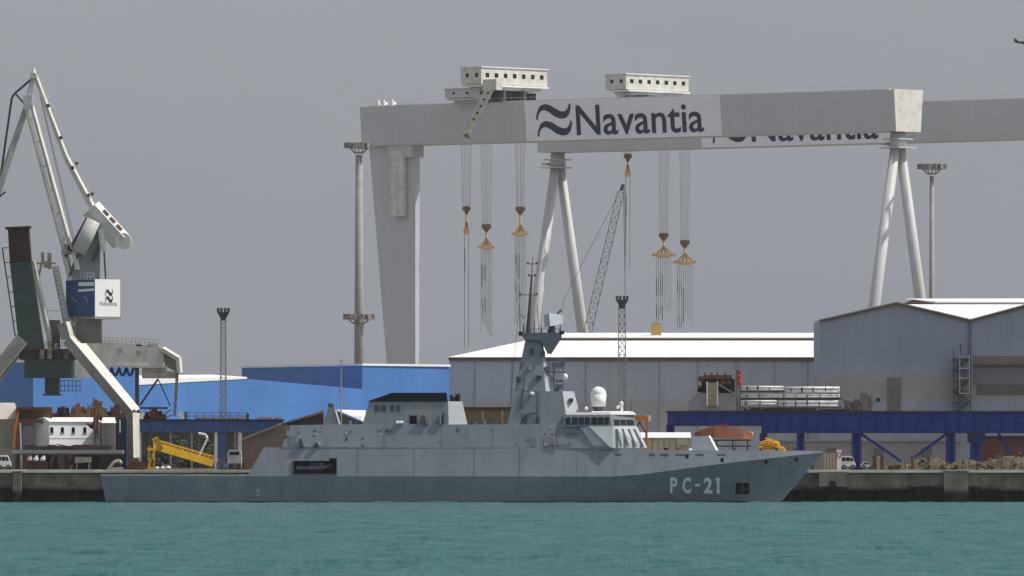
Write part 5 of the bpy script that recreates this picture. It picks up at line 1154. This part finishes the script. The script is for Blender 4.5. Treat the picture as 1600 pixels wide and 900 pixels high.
for p, q in ((184, 548), (213, 552)): MB().pbox(p, p + 7, q - 4, q + 3, Y - .05, .04).build('vent_plate', mat('plate_grey', (.33, .34, .34), .7), pg)
m = MB(); m.pbox(213, 222, 536, 541, Y, 1); m.pbox(230, 248, 536.5, 541, Y, 1); m.build('beam_box', CREAM, pg)
m = MB()
for k in range(18): p = 128 + k * 7; m.tube(P(p, lerp(535, 541, k / 17), 1420.3), P(p, lerp(525, 531, k / 17), 1420.3), .035, n=4)
for dq in (0, 5): m.tube(P(128, 525 + dq, 1420.3), P(247, 531 + dq, 1420.3), .03, n=4)
m.build('walkway_rail', POLEB, pg)
scrap(212, 262, 636, 655, 1399, 'rail_machinery', 'rusty brown machinery on the left blue runway under the cream gantry', RUST, 21, 18, 'machinery', dep=1.2)
m = MB(); m.pbox(215, 262, 636, 639, 1399, 1.6); tag(m.build('girder_piece', RUSTD), 'dark steel bar lying over the rusty runway machinery', 'steel bar')
for px, a, lb in ((224, -.4, 'white bent plate at the left of the rusty runway machinery'), (283, .5, 'white bent plate at the right of the rusty runway machinery')):
    m = MB(); m.beam(P(px - 3 * (a > 0), 644, 1398), P(px + 5 * (1 if a > 0 else -1) * .7, 655, 1398), .5, .4); tag(m.build('bent_plate', WHITE), lb, 'plate')

# ------------------------------------------------------------------ left blue runway
Y = 1398
rw = thing('crane_runway', (wx(330, Y), Y, GZ), 'weathered blue ribbed runway beam left of the ship', 'crane runway', 'blue elevated crane runways')
BLUEL = mat('weathered_runway_blue', (.045, .115, .30), .6, .25, .5, streak=.5)
MB().pbox(217, 442, 657, 675, Y, 1.5).build('girder', BLUEL, rw)
m = MB(); m.pbox(215, 444, 655, 656.9, Y - .3, 2.2); m.build('girder_flange', mat('flange_dark', (.02, .025, .04), .7), rw)
for p in range(222, 442, 12): MB().pbox(p, p + 1.4, 657.2, 678 if p % 5 == 0 else 674.8, Y - .16, .15).build('stiffener', mat('stiffener_blue', (.07, .13, .24), .6), rw)
for p0, p1, mt in ((227, 230.5, RUSTD), (265, 268, POLEM), (298, 301, POLEM), (343, 352, BLUEL), (366, 369, POLEM), (405, 410, BLUEL)): MB().pbox(p0, p1, 675.1, 733.8, Y + .3, .6).build('post', mt, rw)
for p0, p1 in ((335, 340), (372, 378)): MB().pbox(p0, p1, 675.1, 733.8, Y + .2, .5).build('pale_post', WHITE, rw)
m = MB()
for p in range(294, 386, 13): m.tube(P(p, 655, Y), P(p, 645, Y), .045, n=4)
for q in (645, 650): m.tube(P(290, q, Y), P(386, q, Y), .045, n=4)
m.build('handrail', NAVYD, rw)
MB().pbox(288, 292, 643, 655, Y, .3).build('rail_stop', NAVYD, rw); MB().pbox(385, 389, 646, 655, Y, .3).build('rail_stop', NAVYD, rw)
for a_, b_, lb in ((402, 425, 'longest pale timber on the left blue runway'), (428, 440, 'pale timber at the ship end of the left blue runway'), (374, 384, 'short pale timber beside the railing on the left blue runway')): tag(MB().pbox(a_, b_, 651.5, 655, Y, .8).build('timber_balk', mat('pale_timber', (.42, .33, .27), .8)), lb, 'timber', 'timbers on the left runway')
m = MB(); m.pbox(305, 372, 652.5, 655, Y + .8, .4); tag(m.build('pipe_bundle', mat('pinkish_pipe', (.36, .27, .24), .8)), 'pinkish pipe lying along the left blue runway behind its railing', 'pipe')

# bushes behind the runway
def bush(p0, p1, q, Y, label, seed):
    rr = random.Random(seed); m = MB(); W = wx(p1, Y) - wx(p0, Y); cx = (wx(p0, Y) + wx(p1, Y)) / 2; H = wz(q, Y) - GZ
    t = thing('bush', (cx, Y, GZ), label, 'bush', 'dark bushes behind the left blue runway')
    for k in range(520):
        a, b = rr.uniform(0, 2 * math.pi), rr.random() ** .5; px = cx + math.cos(a) * b * W / 2; py = Y + 2 + math.sin(a) * b * 2; z = GZ + .2 + (H - .2) * rr.random() * math.sqrt(max(.05, 1 - b * b))
        s_ = rr.uniform(.16, .4); u = Vector((rr.gauss(0, 1), rr.gauss(0, 1), rr.gauss(0, 1))).normalized(); v = u.orthogonal().normalized(); c = Vector((px, py, z))
        m.face([c - u * s_, c + v * s_ * .6, c + u * s_, c - v * s_ * .6])
    m.build('leaves', LEAF, t)
    m = MB()
    for k in range(6): a = k; m.tube((cx + math.cos(a) * .2, Y + 2, GZ), (cx + math.cos(a) * W * .25, Y + 2 + math.sin(a), GZ + H * .75), .07, .02, 5)
    m.build('stem', POLEB, t)
for i, (p0, p1, q, lb) in enumerate(((216, 256, 690, 'dark bush behind the yellow stand at the left end of the runway'), (250, 300, 679, 'tall dark bush above the middle of the yellow gangway'), (292, 342, 682, 'dark bush above the right end of the yellow gangway'), (345, 395, 692, 'low dark bush behind the blue runway posts beside the brown slope'))): bush(p0, p1, q, 1408, lb, 40 + i)
# back wall behind the bushes
t = tag(MB().pbox(214, 440, 673, 733.8, 1416, .6).build('boundary_wall', mat('dark_wall', (.06, .065, .055), .9, .3, .3)), 'dark wall behind the bushes under the left runway', 'wall')

# yellow gangway on its stand
Y = 1372
yg = thing('yellow_gangway', (wx(285, Y), Y, GZ), 'yellow lattice gangway sloping down to the right beside the ship stern', 'gangway')
def ygp(f, s_): return (lerp(240, 333, f) , lerp(692, 719, f) + s_)
for k, dy in enumerate((0, 1.5)):
    m = MB()
    m.beam(P(*ygp(0, 4), Y + dy + 6.0 * (0)), P(*ygp(1, 5), Y + dy + 6.0 * (1)), 1.0, .12); m.beam(P(*ygp(0, -6), Y + dy + 6.0 * (0)), P(*ygp(1, -6), Y + dy + 6.0 * (1)), .18, .2)
    for i in range(15): f = i / 14; m.beam(P(*ygp(f, -6), Y + dy + 6.0 * (f)), P(*ygp(f, 6), Y + dy + 6.0 * (f)), .13, .14)
    for i in range(14): m.beam(P(*ygp(i / 14, -6), Y + dy - .01 + 6.0 * (i / 14)), P(*ygp((i + 1) / 14, 0), Y + dy - .01 + 6.0 * ((i + 1) / 14)), .09, .1)
    m.build('side_truss', YELLOW, yg)
m = MB(); m.hull8([P(*ygp(0, 4), Y + .1 + 6.0 * (0)), P(*ygp(1, 8), Y + .1 + 6.0 * (1)), P(*ygp(1, 8), Y + 1.4 + 6.0 * (1)), P(*ygp(0, 4), Y + 1.4 + 6.0 * (0))], [P(*ygp(0, 3), Y + .1 + 6.0 * (0)), P(*ygp(1, 7), Y + .1 + 6.0 * (1)), P(*ygp(1, 7), Y + 1.4 + 6.0 * (1)), P(*ygp(0, 3), Y + 1.4 + 6.0 * (0))]); m.build('walkway', mat('walkway_yellow', (.45, .26, .02), .7), yg)
m = MB(); m.beam(P(*ygp(.02, -8), Y - .1 + 6.0 * (.02)), P(*ygp(.12, 8), Y - .1 + 6.0 * (.12)), .9, .3); m.build('gangway_head', mat('ochre_head', (.45, .27, .03), .6), yg)
ys = thing('yellow_stand', (wx(236, Y), Y, GZ), 'rusty yellow stand holding up the left end of the gangway', 'stand')
m = MB(); m.pbox(231, 235, 697, 733.6, Y - .4, .4); m.pbox(239, 242, 700, 733.6, Y - .4, .4); m.pbox(231, 235, 697, 733.6, Y + 1.6, .4); m.build('post', mat('ochre_stand', (.34, .24, .03), .6, .3, .8), ys)
m = MB(); m.pbox(230, 243, 700, 704, Y - .5, .08); m.pbox(230, 243, 715, 718, Y - .5, .08); m.beam(P(231, 732, Y - .45), P(242, 704, Y - .45), .2, .1); m.pbox(227, 240, 730, 733.7, Y - .9, 3); m.build('stand_brace', YELLOW, ys)
m = MB(); m.tube(P(311, 712, Y - .3), P(324, 685, Y - .3), .13, n=6); m.path([P(324, 685, Y - .3), P(321, 679, Y - .3), P(310, 677, Y - .3)], .16, 6); tag(m.build('lamp_post', WHITE), 'leaning pale lamp post rising behind the yellow gangway', 'lamp post')
t = thing('white_truck', (wx(363, 1376), 1376, GZ), 'pale box truck seen end on beside the brown slope', 'truck'); Y = 1376
MB().prism([(355, 727), (355, 707), (358, 703), (374, 703), (377, 707), (377, 727)], Y, 3).build('body', mat('truck_pale', (.42, .42, .40), .6, .15, .8), t)
MB().pbox(358, 374, 706, 711, Y - .04, .035).build('window', GLASS, t)
for p in (356, 371): MB().tube(P(p + 2, 729, Y + .1), P(p + 2, 729, Y + .5), .3, n=12).build('wheel', TYRE, t)
MB().pbox(355.5, 376.5, 724, 727, Y - .08, .07).build('bumper', NAVYD, t)
# low clutter along the quay edge behind the flight deck
for i, (p0, p1, q0, mt, nm, lb, cat) in enumerate(((163, 196, 722, RUSTD, 'scrap_pile', 'dark rusty scrap pile on the quay beside the white crane leg foot', 'scrap'), (196, 236, 718, RUST, 'scrap_pile', 'rust brown scrap pile between crane leg foot and yellow stand', 'scrap'), (246, 262, 722, GREYC, 'scrap_pile', 'small grey scrap pile under the high end of the yellow gangway', 'scrap'), (336, 356, 708, mat('blueish_scrap', (.14, .15, .20), .7, .4, .9), 'hose_reel', 'blue grey machinery at the low end of the yellow gangway', 'machinery'), (352, 386, 728, RUST, 'scrap_pile', 'rusty scrap pile below the pale box truck', 'scrap'))):
    scrap(p0, p1, q0, 733.6, 1370, nm, lb, mt, 60 + i, 18, cat, 'scrap along the quay edge' if nm == 'scrap_pile' else None, 1.2)
for i, (p, lb) in enumerate(((246, 'white bag on the quay nearest the yellow stand'), (254, 'white bag between two others under the yellow gangway'), (263, 'white bag on the quay farthest right under the yellow gangway'))):
    m = MB(); c = P(p, 729, 1369.5); m.rock((c.x, c.y, GZ + .26), .30, (1.15, 1, .85), 90 + i, 1, .25); tag(m.build('white_bag', WHITEW), lb, 'bag', 'white bags under the gangway')
m = MB(); m.pbox(257, 336, 731.5, 735.5, 1367.6, .4); [m.tube(P(p, 737, 1367.4), P(p, 737, 1368), .3, n=8) for p in range(262, 336, 11)]; tag(m.build('long_pipe_rack', mat('brown_beam', (.22, .16, .12), .8, .25, .6)), 'long brown beam lying on the quay edge under the gangway', 'beam')
# brown slope
Y = 1388
t = thing('brown_ramp', (wx(410, Y), Y, GZ), 'brown steel slope rising behind the aft end of the superstructure', 'ramp')
MB().prism([(382, 733.6), (380, 683), (436, 664), (448, 664), (448, 733.6)], Y, 4).build('side_plate', mat('ramp_brown', (.165, .12, .09), .8, .2, .3, streak=.4), t)
MB().prism([(378, 684), (437, 661), (437, 665), (380, 688)], Y - .4, 4.8).build('top_plate', mat('ramp_top', (.24, .18, .13), .8), t)
# ------------------------------------------------------------------ left quay buildings
Y = 1378
t = thing('beige_shed', (wx(5, Y), Y, GZ), 'beige rendered shed with a pale pitched roof at the left edge', 'shed')
MB().prism([(-40, 733.6), (-40, 655), (28, 655), (31, 733.6)], Y, 8).build('wall', BEIGE, t)
m = MB(); e0, e1 = wz(655, Y) + .01, wz(629, Y); m.hull8([(wx(-44, Y), Y - .4, e0), (wx(29, Y), Y - .4, e0), (wx(29, Y), Y + 8.4, e0), (wx(-44, Y), Y + 8.4, e0)], [(wx(-44, Y), Y + 3, e1), (wx(20, Y), Y + 3, e1), (wx(20, Y), Y + 5, e1), (wx(-44, Y), Y + 5, e1)]); m.build('roof', mat('pale_roof', (.45, .42, .37), .8, .15, .5), t)
MB().pbox(-30, 18, 660, 700, Y - .06, .055).build('door_panel', mat('greenish_door', (.24, .23, .17), .8), t)
t = thing('steel_shelter', (wx(50, Y), Y, GZ), 'rusty brown open steel frame shelter between beige shed and white house', 'frame')
m = MB()
for p in (25, 78): m.pbox(p, p + 3.4, 640, 708, Y - .8, .4)
m.pbox(25, 80, 636, 640, Y - .85, 5); m.pbox(28.5, 77.9, 655, 661, Y - .8, .4); m.build('portal', RUST, t)
MB().pbox(29, 78, 640.1, 655, Y + 2.5, .2).build('back_sheet', mat('brown_sheet', (.20, .125, .06), .8, .2, .4, streak=.3), t)
MB().pbox(34, 60, 665, 695, Y + 1, 2).build('grey_crate', mat('crate_grey', (.36, .34, .33), .8, .15, .6), t)
MB().beam(P(20, 700, Y - .9), P(28, 645, Y - .9), .3, .25).build('slanted_post', ORANGE, t)
Y = 1377
t = thing('white_house', (wx(117, Y), Y, GZ), 'small white house with little dark windows on the left quay', 'house')
HA, HB = Vector(P(77, 0, Y - 1.2)), Vector(P(157, 0, Y + 3.0)); hd = (HB - HA).to_2d(); hn = Vector((hd.y, -hd.x)).normalized()
def hw(px, py, off=0.0):
    f = (px - 77) / 80; v = HA.lerp(HB, f); return Vector((v.x + hn.x * off, v.y + hn.y * off, wz(py, Y)))
def hplate(p0, p1, q0, q1, o0, o1, nm, mt, par):
    q = [(p0, q1), (p1, q1), (p1, q0), (p0, q0)]
    return MB().hull8([hw(x, y, o1) for x, y in q], [hw(x, y, o0) for x, y in q]).build(nm, mt, par)
hplate(77, 157, 659, 704, -4.5, 0, 'wall', WHITEW, t); hplate(77, 157, 704.1, 733.6, -4.5, -.2, 'shaded_base', RUSTD, t)  # lower wall darkened to paint shade beneath the loading platform
m = MB(); m.hull8([hw(76, 658.9, .25), hw(158, 658.9, .25), hw(158, 658.9, -4.8), hw(76, 658.9, -4.8)], [hw(77, 652, -1.6), hw(157, 652, -1.6), hw(157, 652, -2.4), hw(77, 652, -2.4)]); m.build('roof', WHITE, t)
for p in (78.5, 95, 112, 130, 147):
    wn = hplate(p, p + 4.8, 667.5, 676, -.05, .03, 'window', BLACK, t); hplate(p - .6, p + 5.4, 676.1, 677.2, -.05, .12, 'sill', GREYC, wn)
hplate(77, 157, 684, 685.4, -.05, .04, 'wall_line', mat('line_grey', (.5, .5, .48), .7), t)
t = thing('grey_hut', (wx(170, Y), Y, GZ), 'grey hut with a pale roof right of the white house', 'hut')
MB().pbox(159, 180, 661, 704, Y, 4).build('wall', GREYC, t); m = MB(); m.hull8([(wx(158, Y), Y - .3, wz(660.9, Y)), (wx(181.5, Y), Y - .3, wz(660.9, Y)), (wx(181.5, Y), Y + 4.3, wz(660.9, Y)), (wx(158, Y), Y + 4.3, wz(660.9, Y))], [(wx(160, Y), Y + 1.5, wz(652, Y)), (wx(178, Y), Y + 1.5, wz(652, Y)), (wx(178, Y), Y + 2.5, wz(652, Y)), (wx(160, Y), Y + 2.5, wz(652, Y))]); m.build('roof', WHITE, t)
m = MB(); [m.pbox(p, p + .6, 663, 703, Y - .05, .045) for p in (164, 169, 174)]; m.build('wall_rib', mat('rib_grey', (.2, .195, .18), .8), t)
t = thing('blue_container', (wx(190, Y), Y, GZ), 'dark blue upright container between grey hut and crane leg', 'container')
MB().pbox(182, 198, 652, 733.6, Y + 1, 3).build('container_body', mat('container_blue', (.012, .022, .055), .6, .3, .5), t)
MB().pbox(186.5, 188.5, 656, 676, Y + .93, .06).build('white_mark', WHITE, t)
m = MB(); [m.pbox(p, p + .8, 653, 733, Y + .9, .09) for p in (183, 191, 196)]; m.build('container_rib', mat('container_rib', (.015, .025, .06), .6), t)
# rusty plant on and behind the roofs
for i, (p0, p1, q0, mt, lb) in enumerate(((84, 112, 626, RUSTD, 'dark rusty machine heap behind the left end of the white house roof'), (104, 138, 628, mat('brown_rust', (.20, .10, .05), .85, .35, .8), 'orange brown machine heap behind the middle of the white house roof'), (132, 168, 618, mat('olive_rust', (.17, .13, .06), .85, .4, .8), 'tallest olive brown machine heap behind the right end of the white house'), (160, 196, 628, RUST, 'rust red machine heap behind the grey hut roof'))):
    o = scrap(p0, p1, q0, 662, 1383.5, 'rusty_machine', lb, mt, 120 + i, 34, 'machinery', 'rusty machines behind the white house', 1.6)
m = MB(); m.pbox(82, 198, 662, 733.6, 1383.2, 4); tag(m.build('machine_platform', RUSTD), 'dark platform carrying the rusty machines behind the white house', 'platform')
for i, (px, q) in enumerate(((150, 660), )):
    m = MB(); m.tube(P(148, 686 - 14, 1376.2), P(149, 636, 1376.2), .28, .22, 8); m.beam(P(140, 668, 1376.2), P(152, 658, 1376.2), .5, .3); m.beam(P(136, 662, 1376.2), P(150, 672, 1376.2), .3, .3); m.tube(P(153, 650, 1376.2), P(153, 684, 1376.2), .15, .15, 6); m.tube(P(148, 640, 1376.2), P(158, 630, 1376.2), .15, .1, 6); m.tube(P(148, 672, 1376.2), P(148, 703, 1376.2), .12, n=6)
    tag(m.build('rusty_davit', RUST), 'rusty davit standing in front of the right end of the white house', 'davit')
t = thing('brown_store', (wx(90, 1440), 1440, GZ), 'long dark brown store building behind the left quay sheds', 'store')
MB().pbox(-70, 216, 648, 733.8, 1440, 8).build('wall', mat('store_brown', (.075, .058, .045), .85, .25, .25, streak=.4), t)
MB().pbox(-72, 218, 645, 647.9, 1439.6, 8.8).build('roof', mat('brown_sheet', (.20, .125, .06)), t)
for p in (10, 60, 100, 140, 180): MB().pbox(p, p + 14, 690, 733, 1439.9, .09).build('door', RUSTD, t)
# pontoon deck in front
t = thing('loading_platform', (wx(105, 1372), 1372, GZ), 'long grey loading platform on dark supports along the left quay', 'platform'); Y = 1372
MB().pbox(18, 192, 703, 708.6, Y, 4).build('deck', mat('deck_grey', (.26, .25, .24), .8, .15, .5, streak=.3), t)
MB().pbox(20, 190, 708.7, 711, Y + .2, 3.6).build('under_beam', NAVYD, t)
for p in (24, 60, 100, 140, 180): MB().pbox(p, p + 4, 711.1, 733.7, Y + .4, 3).build('support', RUSTD, t)
scrap(42, 178, 692, 703, 1373, 'timber_scrap', 'low dark brown scrap row on the loading platform before the white house', mat('dark_brown_scrap', (.07, .045, .032), .9, .3, .7), 140, 42, 'scrap', None, 1)
for i, (p, mt, lb) in enumerate(((46, mat('pink_sack', (.55, .40, .36), .8), 'pinkish sack under the left end of the loading platform'), (56, WHITE, 'white sack between pink sack and white drum under the platform'), (67, WHITEW, 'white sack nearest the platform support under the loading platform'))):
    m = MB(); m.rock(P(p, 717.5, 1371.4), .40, (.95, .8, .85), 150 + i, 1, .22); m.rock(P(p + 1.5, 713.8, 1371.4), .22, (1, .8, .9), 160 + i, 1, .25); tag(m.build('sack', mt), lb, 'sack', 'sacks under the loading platform')
    m = MB(); m.pbox(p - 6, p + 6, 721.5, 733.7, 1370.9, 1.0); m.pbox(p - 5.5, p + 5.5, 720.6, 721.4, 1370.9, 1.0); tag(m.build('pallet_block', RUSTD), ('dark crate under the pinkish sack', 'dark crate under the middle white sack', 'dark crate under the white sack nearest the support')[i], 'crate', 'crates under the sacks')
m = MB(); m.hull8([P(117, 714, 1371), P(142, 714, 1371), P(142, 722, 1371), P(117, 724, 1371)], [v + Vector((0, 1.2, 0)) for v in (P(117, 714, 1371), P(142, 714, 1371), P(142, 722, 1371), P(117, 724, 1371))]); m.pbox(119, 121, 722, 733.7, 1371.2, .3); m.pbox(138, 140, 722, 733.7, 1371.2, .3); tag(m.build('grey_skip', mat('skip_grey', (.28, .25, .20), .8, .2, .8)), 'grey skip on legs under the loading platform', 'skip')
vehicle('white_pickup', -4.5, 1.9, 2.0, 1371, 'white vehicle under the beige shed at the left edge', WHITEW, 'truck')
m = MB(); m.path([P(171, 731, 1370), P(178, 722, 1370), P(186, 719, 1370), P(190, 724, 1370)], .2, 8); m.pbox(168, 192, 730, 733.6, 1369.8, .6); tag(m.build('bent_pipe', mat('dirty_white', (.45, .40, .34))), 'pale bent pipe on the quay near the white crane leg foot', 'pipe')
# bollards on the quay edge
for p, lb in ((1405, 'squat bollard on the quay edge between the white car and the square buttress'), (1545, 'squat bollard on the quay edge right of the square buttress'), (110, 'squat bollard on the quay edge under the grey loading platform'), (1270, 'squat bollard on the quay edge under the bow tip')):
    m = MB(); c = P(p, 733, QY + .8); c.z = GZ + .06; m.tube(c, c + Vector((0, 0, .45)), .22, .18, 10); m.tube(c + Vector((0, 0, .45)), c + Vector((0, 0, .65)), .32, .28, 10); tag(m.build('mooring_bollard', RUSTD), lb, 'bollard', 'mooring bollards')
# small aircraft entering at the right
Y = 2300
ac = thing('light_aircraft', P(1610, 66, Y), 'distant small aircraft entering the sky at the right edge', 'aircraft')
m = MB(); m.tube(P(1586, 65.5, Y), P(1612, 67.5, Y), .18, .55, 8); m.tube(P(1612, 67.5, Y), P(1640, 67.5, Y), .55, .3, 8); m.build('fuselage', NAVYD, ac)
MB().prism([(1584, 60), (1587, 60), (1592, 65), (1585, 66)], Y - .05, .1).build('tail_fin', NAVYD, ac)
MB().box(wx(1585, Y), wx(1591, Y), Y - 1.5, Y + 1.5, wz(65.6, Y), wz(64.8, Y)).build('tailplane', NAVYD, ac)
MB().box(wx(1615, Y), wx(1626, Y), Y - 5, Y + 5, wz(65, Y), wz(63.8, Y)).build('wing', NAVYD, ac)

# ------------------------------------------------------------------ haze
hz = MB().box(-4000, 4000, -250, 6000, -4.2, 135).build('haze', _m['white_paint'])
hz.data.materials.clear()
hm_ = bpy.data.materials.new('haze_air'); hm_.use_nodes = True; n = hm_.node_tree; n.nodes.clear()
pv = n.nodes.new('ShaderNodeVolumePrincipled'); pv.inputs['Color'].default_value = (.88, .9, .95, 1); pv.inputs['Density'].default_value = HAZE; pv.inputs['Anisotropy'].default_value = .0
om = n.nodes.new('ShaderNodeOutputMaterial'); n.links.new(pv.outputs[0], om.inputs['Volume'])
hz.data.materials.append(hm_); hz['kind'] = 'stuff'
